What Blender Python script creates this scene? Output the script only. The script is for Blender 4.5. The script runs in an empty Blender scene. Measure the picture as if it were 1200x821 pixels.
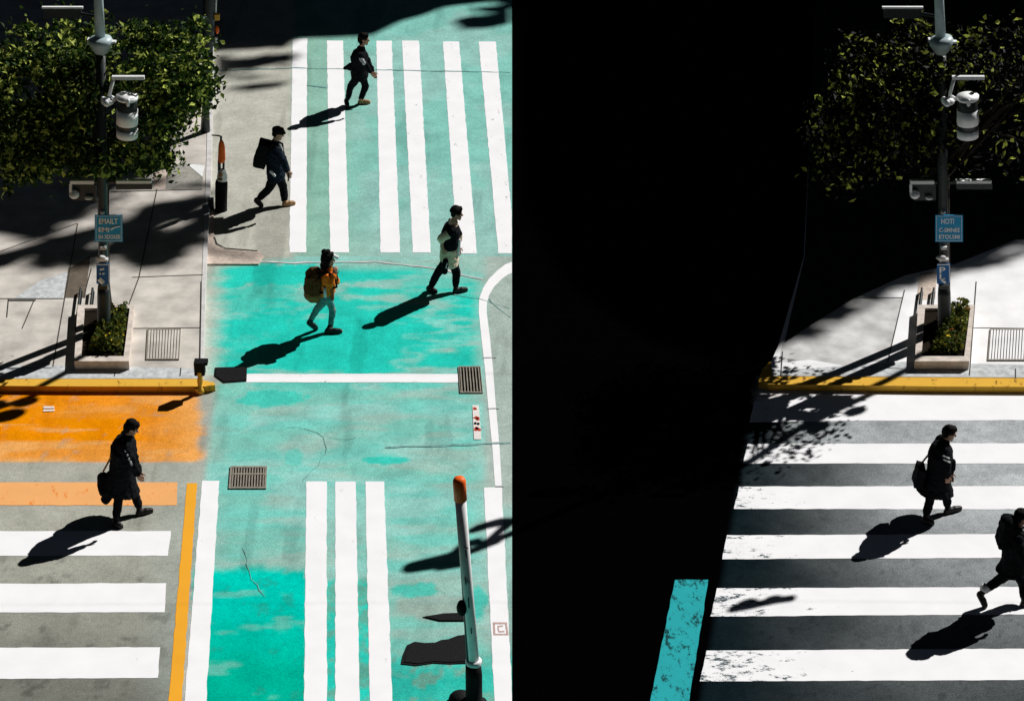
import bpy, bmesh, math, random
import numpy as np
from mathutils import Vector, Matrix, noise as mnoise
random.seed(7)
np.random.seed(7)
C = bpy.context.scene.collection
SC = bpy.context.scene

# ------------------------------------------------------------------ camera maths
F = 2944.0; TH = math.radians(30.0); CH = 21.55; CY = -37.33
ct, st = math.cos(TH), math.sin(TH)
def ray(px, py):
    a = (px-600.0)/F; b = -(py-410.5)/F
    return Vector((a, ct + b*st, -st + b*ct))
CAM = Vector((0, CY, CH))
def P(px, py, z=0.0):
    d = ray(px, py); t = (z-CH)/d.z
    return CAM + d*t
def V(px, py, Y):
    d = ray(px, py); t = (Y-CY)/d.y
    return CAM + d*t
cam = bpy.data.objects.new('camera', bpy.data.cameras.new('camera')); C.objects.link(cam)
cam.location = CAM; cam.rotation_euler = (math.radians(60), 0, 0)
cam.data.sensor_width = 36; cam.data.lens = 36*F/1200; cam.data.clip_end = 2000; cam.data.clip_start = 0.5
SC.camera = cam
KX, KY = 0.94, 0.82          # shadow shift per metre of height

# ------------------------------------------------------------------ materials
def nt(name):
    m = bpy.data.materials.new(name); m.use_nodes = True
    t = m.node_tree; b = t.nodes['Principled BSDF']
    return m, t, b
def N(t, typ, **k):
    n = t.nodes.new(typ)
    for a, v in k.items():
        if a in n.inputs.keys(): n.inputs[a].default_value = v
        else: setattr(n, a, v)
    return n
def mat(name, col, rough=0.8, spec=0.2, metal=0.0, var=0.25, scale=12.0, bump=0.0, bscale=60.0, sheen=0.0):
    m, t, b = nt(name)
    b.inputs['Roughness'].default_value = rough
    b.inputs['Specular IOR Level'].default_value = spec
    b.inputs['Metallic'].default_value = metal
    if sheen: b.inputs['Sheen Weight'].default_value = sheen
    g = t.nodes.new('ShaderNodeNewGeometry')
    n = N(t, 'ShaderNodeTexNoise'); n.inputs['Scale'].default_value = scale; n.inputs['Detail'].default_value = 6
    t.links.new(g.outputs['Position'], n.inputs['Vector'])
    r = t.nodes.new('ShaderNodeMapRange'); r.inputs[1].default_value = .3; r.inputs[2].default_value = .7
    r.inputs[3].default_value = 1-var; r.inputs[4].default_value = 1+var*.5
    t.links.new(n.outputs['Fac'], r.inputs[0])
    v = t.nodes.new('ShaderNodeVectorMath'); v.operation = 'SCALE'; v.inputs[0].default_value = col[:3]
    t.links.new(r.outputs[0], v.inputs['Scale']); t.links.new(v.outputs[0], b.inputs['Base Color'])
    if bump:
        n2 = N(t, 'ShaderNodeTexNoise'); n2.inputs['Scale'].default_value = bscale; n2.inputs['Detail'].default_value = 5
        t.links.new(g.outputs['Position'], n2.inputs['Vector'])
        bp = t.nodes.new('ShaderNodeBump'); bp.inputs['Strength'].default_value = bump; bp.inputs['Distance'].default_value = .02
        t.links.new(n2.outputs['Fac'], bp.inputs['Height']); t.links.new(bp.outputs[0], b.inputs['Normal'])
    return m
def s2l(r, g, b, k=1.0):
    f = lambda c: ((c/255+.055)/1.055)**2.4 if c > 10.3 else c/255/12.92
    return (f(r)*k, f(g)*k, f(b)*k)

def attr_mat(name, grain=0.3, bump=0.35):
    """surface whose base colour comes from a painted colour attribute, with asphalt grain over it"""
    m, t, b = nt(name)
    b.inputs['Roughness'].default_value = 1; b.inputs['Specular IOR Level'].default_value = 0
    a = N(t, 'ShaderNodeAttribute'); a.attribute_name = 'paint'
    g = t.nodes.new('ShaderNodeNewGeometry')
    n = N(t, 'ShaderNodeTexNoise'); n.inputs['Scale'].default_value = 42; n.inputs['Detail'].default_value = 8; n.inputs['Roughness'].default_value = .75
    n3 = N(t, 'ShaderNodeTexNoise'); n3.inputs['Scale'].default_value = 1.7; n3.inputs['Detail'].default_value = 7
    vo = N(t, 'ShaderNodeTexVoronoi'); vo.inputs['Scale'].default_value = 26
    for q in (n, n3, vo): t.links.new(g.outputs['Position'], q.inputs['Vector'])
    r = t.nodes.new('ShaderNodeMapRange'); r.inputs[1].default_value = .32; r.inputs[2].default_value = .68
    r.inputs[3].default_value = 1-grain; r.inputs[4].default_value = 1+grain*.6
    t.links.new(n.outputs['Fac'], r.inputs[0])
    r3 = t.nodes.new('ShaderNodeMapRange'); r3.inputs[1].default_value = .35; r3.inputs[2].default_value = .65
    r3.inputs[3].default_value = .88; r3.inputs[4].default_value = 1.07
    t.links.new(n3.outputs['Fac'], r3.inputs[0])
    rp = t.nodes.new('ShaderNodeMapRange'); rp.inputs[1].default_value = .03; rp.inputs[2].default_value = .12
    rp.inputs[3].default_value = .62; rp.inputs[4].default_value = 1
    t.links.new(vo.outputs['Distance'], rp.inputs[0])
    mu = t.nodes.new('ShaderNodeMath'); mu.operation = 'MULTIPLY'; t.links.new(r.outputs[0], mu.inputs[0]); t.links.new(r3.outputs[0], mu.inputs[1])
    mu2 = t.nodes.new('ShaderNodeMath'); mu2.operation = 'MULTIPLY'; t.links.new(mu.outputs[0], mu2.inputs[0]); t.links.new(rp.outputs[0], mu2.inputs[1])
    n4 = N(t, 'ShaderNodeTexNoise'); n4.inputs['Scale'].default_value = 11; n4.inputs['Detail'].default_value = 9; n4.inputs['Roughness'].default_value = .7
    t.links.new(g.outputs['Position'], n4.inputs['Vector'])
    r4 = t.nodes.new('ShaderNodeMapRange'); r4.inputs[1].default_value = .3; r4.inputs[2].default_value = .7
    r4.inputs[3].default_value = .84; r4.inputs[4].default_value = 1.12; t.links.new(n4.outputs['Fac'], r4.inputs[0])
    mu3 = t.nodes.new('ShaderNodeMath'); mu3.operation = 'MULTIPLY'; t.links.new(mu2.outputs[0], mu3.inputs[0]); t.links.new(r4.outputs[0], mu3.inputs[1]); mu2 = mu3
    v = t.nodes.new('ShaderNodeVectorMath'); v.operation = 'SCALE'
    t.links.new(a.outputs['Color'], v.inputs[0]); t.links.new(mu2.outputs[0], v.inputs['Scale']); t.links.new(v.outputs[0], b.inputs['Base Color'])
    bp = t.nodes.new('ShaderNodeBump'); bp.inputs['Strength'].default_value = bump; bp.inputs['Distance'].default_value = .01
    t.links.new(n.outputs['Fac'], bp.inputs['Height']); t.links.new(bp.outputs[0], b.inputs['Normal'])
    return m

def paint_mat(name, col, under, wear=.40, endx=None):
    """road marking paint, chipped by noise down to the colour under it; endx = (x0,x1) where chips get dense"""
    m, t, b = nt(name)
    b.inputs['Roughness'].default_value = .85; b.inputs['Specular IOR Level'].default_value = .1
    g = t.nodes.new('ShaderNodeNewGeometry')
    n = N(t, 'ShaderNodeTexNoise'); n.inputs['Scale'].default_value = 5; n.inputs['Detail'].default_value = 12; n.inputs['Roughness'].default_value = .8
    mp = t.nodes.new('ShaderNodeMapping'); mp.inputs['Scale'].default_value = (1.3, .6, 1) if endx is None else (.7, 1.5, 1)
    t.links.new(g.outputs['Position'], mp.inputs['Vector']); t.links.new(mp.outputs[0], n.inputs['Vector'])
    thr = t.nodes.new('ShaderNodeMath'); thr.operation = 'SUBTRACT'
    if endx:
        sx = t.nodes.new('ShaderNodeSeparateXYZ'); t.links.new(g.outputs['Position'], sx.inputs[0])
        r = t.nodes.new('ShaderNodeMapRange'); r.inputs[1].default_value = endx[0]; r.inputs[2].default_value = endx[1]
        r.inputs[3].default_value = .46; r.inputs[4].default_value = wear; t.links.new(sx.outputs['X'], r.inputs[0])
        t.links.new(r.outputs[0], thr.inputs[1])
    else: thr.inputs[1].default_value = wear
    t.links.new(n.outputs['Fac'], thr.inputs[0])
    r2 = t.nodes.new('ShaderNodeMapRange'); r2.inputs[1].default_value = -.015; r2.inputs[2].default_value = .03
    t.links.new(thr.outputs[0], r2.inputs[0])
    n2 = N(t, 'ShaderNodeTexNoise'); n2.inputs['Scale'].default_value = 2.2; n2.inputs['Detail'].default_value = 8
    t.links.new(g.outputs['Position'], n2.inputs['Vector'])
    r3 = t.nodes.new('ShaderNodeMapRange'); r3.inputs[1].default_value = .3; r3.inputs[2].default_value = .7
    r3.inputs[3].default_value = .93; r3.inputs[4].default_value = 1.0; t.links.new(n2.outputs['Fac'], r3.inputs[0])
    v = t.nodes.new('ShaderNodeVectorMath'); v.operation = 'SCALE'; v.inputs[0].default_value = col
    t.links.new(r3.outputs[0], v.inputs['Scale'])
    mx = t.nodes.new('ShaderNodeMix'); mx.data_type = 'RGBA'; mx.inputs['A'].default_value = (*under, 1)
    t.links.new(r2.outputs[0], mx.inputs['Factor']); t.links.new(v.outputs[0], mx.inputs['B'])
    t.links.new(mx.outputs['Result'], b.inputs['Base Color'])
    return m

def leaf_mat(name, c1, c2, c3, tr=.25):
    m, t, b = nt(name)
    b.inputs['Roughness'].default_value = .6; b.inputs['Specular IOR Level'].default_value = .1
    oi = N(t, 'ShaderNodeNewGeometry')
    n = N(t, 'ShaderNodeTexWhiteNoise'); n.noise_dimensions = '1D'
    t.links.new(oi.outputs['Random Per Island'], n.inputs['W'])
    cr = t.nodes.new('ShaderNodeValToRGB'); e = cr.color_ramp.elements
    e[0].color = (*c1, 1); e[1].color = (*c3, 1); a_ = e.new(.70 if c1[0] > .002 else .80); a_.color = (*c2, 1)
    t.links.new(n.outputs['Value'], cr.inputs[0]); t.links.new(cr.outputs[0], b.inputs['Base Color'])
    tl = t.nodes.new('ShaderNodeBsdfTranslucent'); t.links.new(cr.outputs[0], tl.inputs[0])
    mx = t.nodes.new('ShaderNodeMixShader'); mx.inputs[0].default_value = tr
    out = t.nodes['Material Output']
    t.links.new(b.outputs[0], mx.inputs[1]); t.links.new(tl.outputs[0], mx.inputs[2]); t.links.new(mx.outputs[0], out.inputs[0])
    return m

WHITE = (.97, .97, .99)
M = {}
M['road'] = attr_mat('painted_asphalt', grain=.42)
M['darkroad'] = attr_mat('dark_asphalt', grain=.6)
M['walk'] = mat('sidewalk_concrete', (.64, .60, .545), .9, .1, var=.30, scale=2.5, bump=.15)
M['walk_r'] = mat('sidewalk_concrete_pale', (.94, .94, .95), .9, .1, var=.10, scale=2.5, bump=.15)
M['joint'] = mat('joint', (.06, .055, .05), .9, .1)
M['bluegrey'] = mat('blue_grey_paving', (.60, .63, .64), .9, .1, var=.3)
M['brown'] = mat('brown_paving', (.16, .13, .10), .9, .1, var=.3)
M['pink'] = mat('pink_concrete', (.66, .55, .47), .9, .1, var=.25)
M['greyramp'] = mat('grey_paving', (.38, .37, .33), .9, .1, var=.3)
M['white'] = paint_mat('white_paint', WHITE, (.5, .56, .54), .345)
M['white_worn'] = paint_mat('worn_white_paint', WHITE, (.34, .40, .39), .375)
M['white_end'] = paint_mat('end_worn_white_paint', WHITE, (.07, .10, .11), .31, endx=(3.2, 5.2))
M['yellow_line'] = paint_mat('yellow_line_paint', (.93, .43, .03), (.45, .35, .18), .30)
M['peach'] = paint_mat('peach_paint', (.93, .46, .17), (.85, .25, .04), .40)
M['teal_bar'] = paint_mat('teal_paint', (.02, .40, .43), (.005, .05, .055), .44)
M['kerb_y'] = paint_mat('yellow_kerb_paint', (.82, .47, .06), (.25, .12, .02), .40)
M['kerb_o'] = paint_mat('orange_kerb_paint', (.85, .50, .16), (.30, .15, .04), .38)
M['kerb_c'] = mat('pale_kerb', (.68, .67, .66), .85, .1, var=.2, scale=6)
M['pole_d'] = mat('dark_pole_metal', (.018, .026, .026), .45, .4, var=.4, scale=20)
M['pole_l'] = mat('pale_pole_paint', (.45, .56, .58), .4, .4, var=.15)
M['wh'] = mat('white_metal', (.90, .92, .92), .5, .4, var=.1)
M['blk'] = mat('black_rubber_and_shade', (.005, .006, .006), .7, .15, var=.4, scale=25, bump=.4, bscale=40)
M['iron'] = mat('grate_iron', (.30, .27, .22), .7, .3, var=.4, scale=30)
M['hole'] = mat('dark_void', (.004, .004, .004), .95, 0)
M['sign'] = mat('sign_blue', (.004, .34, .66), .5, .3, var=.15)
M['sign2'] = mat('sign_deep_blue', (.004, .14, .45), .5, .3, var=.15)
M['lett'] = mat('sign_lettering', (.93, .98, .98), .5, .2, var=.05)
M['org'] = mat('orange_plastic', (1.0, .15, .008), .5, .3, var=.15, scale=20)
M['soil'] = mat('soil', (.02, .016, .012), 1, 0)
M['bark'] = mat('bark', (.035, .028, .02), .95, .1, var=.5, scale=25, bump=.6)
M['plantc'] = mat('planter_concrete', (.72, .64, .57), .9, .1, var=.25, scale=8)
M['leaf'] = leaf_mat('tree_leaves', (.006, .016, .004), (.040, .085, .014), (.74, .84, .18), .3)  # bright last tone paints sunlit specks into the leaf colour
M['leaf_r'] = leaf_mat('shaded_tree_leaves', (.0010, .0022, .0008), (.0022, .0042, .0012), (.66, .74, .13), .2)  # shaded copy of the leaves, sunlit specks painted in
M['shrub'] = leaf_mat('shrub_leaves', (.03, .06, .012), (.10, .13, .02), (.32, .30, .04), .25)
M['petal_y'] = mat('yellow_petals', (.85, .62, .05), .6, .1)
M['petal_r'] = mat('red_petals', (.55, .05, .02), .6, .1)
M['yellow'] = mat('yellow_paint', (.80, .45, .05), .6, .3, var=.3, scale=30)
M['red'] = mat('red_mark', (.55, .06, .03), .8, .1, var=.3)
M['redpale'] = mat('faded_red_mark', (.60, .42, .38), .8, .1, var=.2, scale=30)
M['cream'] = mat('cream_plate', (.85, .80, .76), .8, .1, var=.15, scale=30)
M['crack'] = mat('crack_line', (.20, .42, .39), .9, 0, var=.4, scale=15)
M['crackw'] = mat('crack_on_paint', (.45, .5, .5), .9, 0, var=.4, scale=15)
M['build'] = mat('blocker_surface', (.10, .10, .10), .8, .1)
M['void'] = mat('shade_black_asphalt', (.0009, .0009, .0010), .95, 0.0, var=.3, scale=8)  # near black paints deep shade into the road colour
M['skin'] = mat('skin', (.42, .23, .15), .5, .3, var=.08, scale=20)
M['eye'] = mat('eye', (.02, .015, .012), .3, .5)
M['hair'] = mat('dark_hair', (.008, .006, .005), .75, .08, var=.5, scale=60, bump=.5, bscale=120)
M['c_black'] = mat('black_cloth', (.010, .011, .013), .95, .04, var=.5, scale=18, bump=.5, bscale=30)
M['c_navy'] = mat('navy_cloth', (.012, .020, .032), .95, .04, var=.5, scale=18, bump=.5, bscale=30)
M['c_orange'] = mat('orange_cloth', (.80, .20, .015), .85, .15, var=.3, scale=12, bump=.6, bscale=30)
M['c_rust'] = mat('rust_cloth', (.30, .09, .03), .85, .15, var=.3, scale=12, bump=.6, bscale=30)
M['c_teal'] = mat('pale_teal_denim', (.10, .30, .29), .85, .1, var=.25, scale=20, bump=.5, bscale=40)
M['c_beige'] = mat('beige_cloth', (.85, .68, .50), .85, .1, var=.2, scale=15, bump=.5, bscale=30)
M['c_dkbrown'] = mat('dark_brown_canvas', (.11, .052, .018), .9, .05, var=.5, scale=15, bump=.5, bscale=30)
M['c_brown'] = mat('brown_canvas', (.30, .15, .05), .85, .1, var=.4, scale=15, bump=.5, bscale=30)
M['c_white'] = mat('white_cloth', (.75, .75, .76), .85, .1, var=.1)
M['shoe'] = mat('dark_shoe', (.015, .013, .012), .5, .3, var=.3)
M['tan'] = mat('tan_leather', (.42, .24, .11), .5, .3, var=.2)
M['metalflag'] = mat('grey_metal', (.2, .2, .2), .4, .5)

# ------------------------------------------------------------------ mesh helper
ORG = {}
class MB:
    def __init__(s): s.v = []; s.f = []
    def add(s, vs, fs):
        o = len(s.v); s.v += [tuple(p) for p in vs]; s.f += [tuple(o+i for i in f) for f in fs]; return s
    def poly(s, pts, z0, z1):
        """vertical prism over a polygon of (x,y)"""
        n = len(pts)
        A = sum(pts[i][0]*pts[(i+1) % n][1]-pts[(i+1) % n][0]*pts[i][1] for i in range(n))
        if A < 0: pts = pts[::-1]
        vs = [(p[0], p[1], z0) for p in pts]+[(p[0], p[1], z1) for p in pts]
        fs = [tuple(range(n, 2*n)), tuple(range(n-1, -1, -1))]+[(i, (i+1) % n, n+(i+1) % n, n+i) for i in range(n)]
        return s.add(vs, fs)
    def sheet(s, pts, z):
        n = len(pts)
        A = sum(pts[i][0]*pts[(i+1) % n][1]-pts[(i+1) % n][0]*pts[i][1] for i in range(n))
        if A < 0: pts = pts[::-1]
        return s.add([(p[0], p[1], z) for p in pts], [tuple(range(n))])
    def box(s, c, d, rz=0.0, tilt=0.0):
        R = Matrix.Rotation(rz, 3, 'Z') @ Matrix.Rotation(tilt, 3, 'Y')
        vs = [Vector(c)+R @ Vector((sx*d[0]/2, sy*d[1]/2, sz*d[2]/2)) for sz in (-1, 1) for sx, sy in ((-1, -1), (1, -1), (1, 1), (-1, 1))]
        return s.add(vs, [(3, 2, 1, 0), (4, 5, 6, 7), (0, 1, 5, 4), (1, 2, 6, 5), (2, 3, 7, 6), (3, 0, 4, 7)])
    def tube(s, pts, rs, n=16, cap=True):
        pts = [Vector(p) for p in pts]
        if not hasattr(rs, '__len__'): rs = [rs]*len(pts)
        d0 = (pts[1]-pts[0]).normalized(); u = d0.orthogonal().normalized()
        rings = []
        for i, p in enumerate(pts):
            d = (pts[min(i+1, len(pts)-1)]-pts[max(i-1, 0)])
            d = d.normalized() if d.length > 1e-6 else d0
            u = (u-d*u.dot(d)); u = u.normalized() if u.length > 1e-6 else d.orthogonal().normalized()
            w = d.cross(u)
            rings.append([p+(u*math.cos(6.28318*k/n)+w*math.sin(6.28318*k/n))*rs[i] for k in range(n)])
        vs = [q for r in rings for q in r]
        fs = [(i*n+k, i*n+(k+1) % n, (i+1)*n+(k+1) % n, (i+1)*n+k) for i in range(len(rings)-1) for k in range(n)]
        if cap: fs += [tuple(range(n-1, -1, -1)), tuple((len(rings)-1)*n+k for k in range(n))]
        return s.add(vs, fs)
    def ell(s, c, r, R=None, nu=16, nv=10):
        c = Vector(c); R = R or Matrix.Identity(3)
        vs = [c+R @ Vector((0, 0, -r[2]))]
        for j in range(1, nv):
            ph = -math.pi/2+math.pi*j/nv
            for i in range(nu):
                a = 2*math.pi*i/nu
                vs.append(c+R @ Vector((r[0]*math.cos(ph)*math.cos(a), r[1]*math.cos(ph)*math.sin(a), r[2]*math.sin(ph))))
        vs.append(c+R @ Vector((0, 0, r[2])))
        fs = [(0, 1+(i+1) % nu, 1+i) for i in range(nu)]
        for j in range(nv-2):
            for i in range(nu):
                a = 1+j*nu; b = a+nu
                fs.append((a+i, a+(i+1) % nu, b+(i+1) % nu, b+i))
        L = len(vs)-1; a = 1+(nv-2)*nu
        fs += [(a+i, a+(i+1) % nu, L) for i in range(nu)]
        return s.add(vs, fs)
    def cap(s, a, b, ra, rb):
        """closed tapered limb segment with round ends"""
        a, b = Vector(a), Vector(b); d = b-a
        if d.length < 1e-4: return s.ell(a, (ra,)*3)
        dn = d.normalized(); pts = []; rs = []
        for t in (-1, -.92, -.7, -.38, 0): pts.append(a+dn*ra*t); rs.append(ra*math.sqrt(max(1-t*t, .0009)))
        for t in (0, .38, .7, .92, 1): pts.append(b+dn*rb*t); rs.append(rb*math.sqrt(max(1-t*t, .0009)))
        return s.tube(pts, rs, 14)
    def loft(s, rings, n=20):
        """rings: (center, rx, ry[, yaw]) stacked; ellipses in the horizontal plane tilted along the spine"""
        vs = []; cs = [Vector(r[0]) for r in rings]
        for i, r in enumerate(rings):
            d = (cs[min(i+1, len(cs)-1)]-cs[max(i-1, 0)]).normalized()
            if d.z < 0: d = -d
            yv = Vector((0, 1, 0)); yv = (yv-d*yv.dot(d)).normalized(); xv = yv.cross(d).normalized()
            for k in range(n):
                a = 2*math.pi*k/n
                vs.append(cs[i]+xv*r[1]*math.cos(a)+yv*r[2]*math.sin(a))
        fs = [(i*n+k, i*n+(k+1) % n, (i+1)*n+(k+1) % n, (i+1)*n+k) for i in range(len(rings)-1) for k in range(n)]
        fs += [tuple(range(n-1, -1, -1)), tuple((len(rings)-1)*n+k for k in range(n))]
        return s.add(vs, fs)
    def build(s, name, m, parent=None, smooth=False, remesh=0, smooth_it=0, crumple=0.0):
        org = ORG.get(parent.name, Vector((0, 0, 0))) if parent else Vector((0, 0, 0))
        me = bpy.data.meshes.new(name)
        me.from_pydata([(p[0]-org.x, p[1]-org.y, p[2]-org.z) for p in s.v], [], s.f)
        if remesh or crumple:
            bm = bmesh.new(); bm.from_mesh(me); bmesh.ops.recalc_face_normals(bm, faces=bm.faces); bm.to_mesh(me); bm.free()
            tmp = bpy.data.objects.new('tmp', me); C.objects.link(tmp)
            md = tmp.modifiers.new('r', 'REMESH'); md.mode = 'VOXEL'; md.voxel_size = remesh
            if smooth_it:
                sm = tmp.modifiers.new('s', 'SMOOTH'); sm.iterations = smooth_it; sm.factor = .5
            dg = bpy.context.evaluated_depsgraph_get()
            me2 = bpy.data.meshes.new_from_object(tmp.evaluated_get(dg))
            bpy.data.objects.remove(tmp); bpy.data.meshes.remove(me); me = me2; me.name = name
            me.materials.clear()
            if crumple:
                nn = np.empty(len(me.vertices)*3, np.float32); me.vertices.foreach_get('normal', nn)
                cc = np.empty(len(me.vertices)*3, np.float32); me.vertices.foreach_get('co', cc)
                nn = nn.reshape(-1, 3); cc = cc.reshape(-1, 3)
                dd = []
                for x, y, z in cc:
                    q = Vector((x, y, z))
                    dd.append(mnoise.noise(Vector((x*9, y*9, z*14)))+.5*mnoise.noise(q*28))
                cc += nn*np.array(dd, np.float32)[:, None]*crumple
                me.vertices.foreach_set('co', cc.ravel()); me.update()
        if smooth: me.shade_smooth()
        me.materials.append(m)
        o = bpy.data.objects.new(name, me); C.objects.link(o)
        if parent: o.parent = parent; ORG[o.name] = org
        else: ORG[o.name] = org
        return o
def thing(name, label, cat, loc=(0, 0, 0), group=None):
    o = bpy.data.objects.new(name, None); C.objects.link(o); o.location = loc; o.empty_display_size = .2
    ORG[o.name] = Vector(loc); o['label'] = label; o['category'] = cat
    if group: o['group'] = group
    return o
def tag(o, label, cat, group=None):
    o['label'] = label; o['category'] = cat
    if group: o['group'] = group
    return o
def struct(o): o['kind'] = 'structure'; return o
def G(pts, z=0.0): return [tuple(P(x, y, z))[:2] for x, y in pts]
RAG = set()
def ragged(g, amp=.010, step=.12):
    out = []
    for i in range(len(g)):
        a, b = Vector((*g[i], 0)), Vector((*g[(i+1) % len(g)], 0)); L = (b-a).length; k = max(1, int(L/step))
        n_ = Vector((-(b-a).y, (b-a).x, 0))/max(L, 1e-6)
        for j in range(k):
            p = a.lerp(b, j/k); q = p+n_*amp*(mnoise.noise(p*4.1)+.9*mnoise.noise(p*13)); out.append((q.x, q.y))
    return out
def marking(name, pts, m, z=.004, base=0.0):
    if base == 0.0: return struct(MB().sheet(ragged([(min(x, -.002) if x < .01 else x, y) for x, y in G(pts, base)]), base+z).build(name, m))
    return struct(MB().sheet(G(pts, base), base+z).build(name, m))
def stroke(name, pts, w, m, z, base=0.0, wob=0.0):
    """thin ribbon along pixel points lying on the ground, w metres wide"""
    g = [P(x, y, base) for x, y in pts]; mb = MB()
    pl = []
    for i in range(len(g)-1):
        k = max(1, int((g[i+1]-g[i]).length/.15)) if wob else 1
        for j in range(k): pl.append(g[i].lerp(g[i+1], j/k))
    pl.append(g[-1])
    if wob:
        pl = [p+Vector((random.uniform(-wob, wob), random.uniform(-wob, wob), 0)) for p in pl]
    L, R = [], []
    for i, p in enumerate(pl):
        d = (pl[min(i+1, len(pl)-1)]-pl[max(i-1, 0)]); d.z = 0; d.normalize(); n = Vector((-d.y, d.x, 0))
        ww = w*(random.uniform(.4, 1.2) if wob else 1)
        L.append((p.x+n.x*ww/2, p.y+n.y*ww/2, base+z)); R.append((p.x-n.x*ww/2, p.y-n.y*ww/2, base+z))
    z += random.uniform(0, .0015); L = [(a, b, base+z) for a, b, c in L]; R = [(a, b, base+z) for a, b, c in R]
    k = len(pl); mb.add(L+R, [(i, k+i, k+i+1, i+1) for i in range(k-1)])
    return struct(mb.build(name, m))

# ------------------------------------------------------------------ numpy noise
def vnoise(x, y, seed=0):
    xi = np.floor(x).astype(np.int64); yi = np.floor(y).astype(np.int64)
    xf = x-xi; yf = y-yi; xf = xf*xf*(3-2*xf); yf = yf*yf*(3-2*yf)
    def h(a, b):
        n = (a*374761393+b*668265263+seed*1442695041) & 0xffffffff
        n = ((n ^ (n >> 13))*1274126177) & 0xffffffff
        return ((n ^ (n >> 16)) & 0xffff)/65535.0
    return (h(xi, yi)*(1-xf)+h(xi+1, yi)*xf)*(1-yf)+(h(xi, yi+1)*(1-xf)+h(xi+1, yi+1)*xf)*yf
def fbm(x, y, seed=0, o=5, rough=.5):
    r = 0; a = 1; s = 0
    for i in range(o):
        r = r+a*vnoise(x*2**i, y*2**i, seed+i*17); s += a; a *= rough
    return r/s
def sm(a, b, x): t = np.clip((x-a)/(b-a), 0, 1); return t*t*(3-2*t)
def lin(r, g, b): return np.array(s2l(r, g, b))
def mixc(c, d, f): return c*(1-f[..., None])+np.asarray(d)*f[..., None]

def attr_grid(name, x0, x1, y0, y1, nx, ny, z, colorfn, m):
    xs = np.linspace(x0, x1, nx+1); ys = np.linspace(y0, y1, ny+1)
    X, Y = np.meshgrid(xs, ys)
    # pixel coordinates of each ground point, used to transcribe the surveyed paint layout
    dx = X; dy = Y-CY; dz = -CH
    depth = dy*ct-dz*st; upc = dy*st+dz*ct
    U = 600+F*dx/depth; W = 410.5-F*upc/depth
    col = colorfn(X, Y, U, W)
    me = bpy.data.meshes.new(name)
    co = np.stack([X, Y, np.full_like(X, z)], -1).reshape(-1, 3)
    idx = np.arange((nx+1)*(ny+1)).reshape(ny+1, nx+1)
    f = np.stack([idx[:-1, :-1], idx[:-1, 1:], idx[1:, 1:], idx[1:, :-1]], -1).reshape(-1, 4)
    me.vertices.add(len(co)); me.vertices.foreach_set('co', co.ravel())
    me.loops.add(f.size); me.loops.foreach_set('vertex_index', f.ravel().astype(np.int32))
    me.polygons.add(len(f)); me.polygons.foreach_set('loop_start', np.arange(0, f.size, 4, dtype=np.int32))
    me.polygons.foreach_set('loop_total', np.full(len(f), 4, dtype=np.int32))
    me.update(calc_edges=True)
    a = me.color_attributes.new('paint', 'FLOAT_COLOR', 'POINT')
    rgba = np.concatenate([np.clip(col, 0, .95).reshape(-1, 3), np.ones((len(co), 1))], 1).astype(np.float32)
    a.data.foreach_set('color', rgba.ravel())
    me.materials.append(m)
    o = bpy.data.objects.new(name, me); C.objects.link(o); return struct(o)

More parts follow.
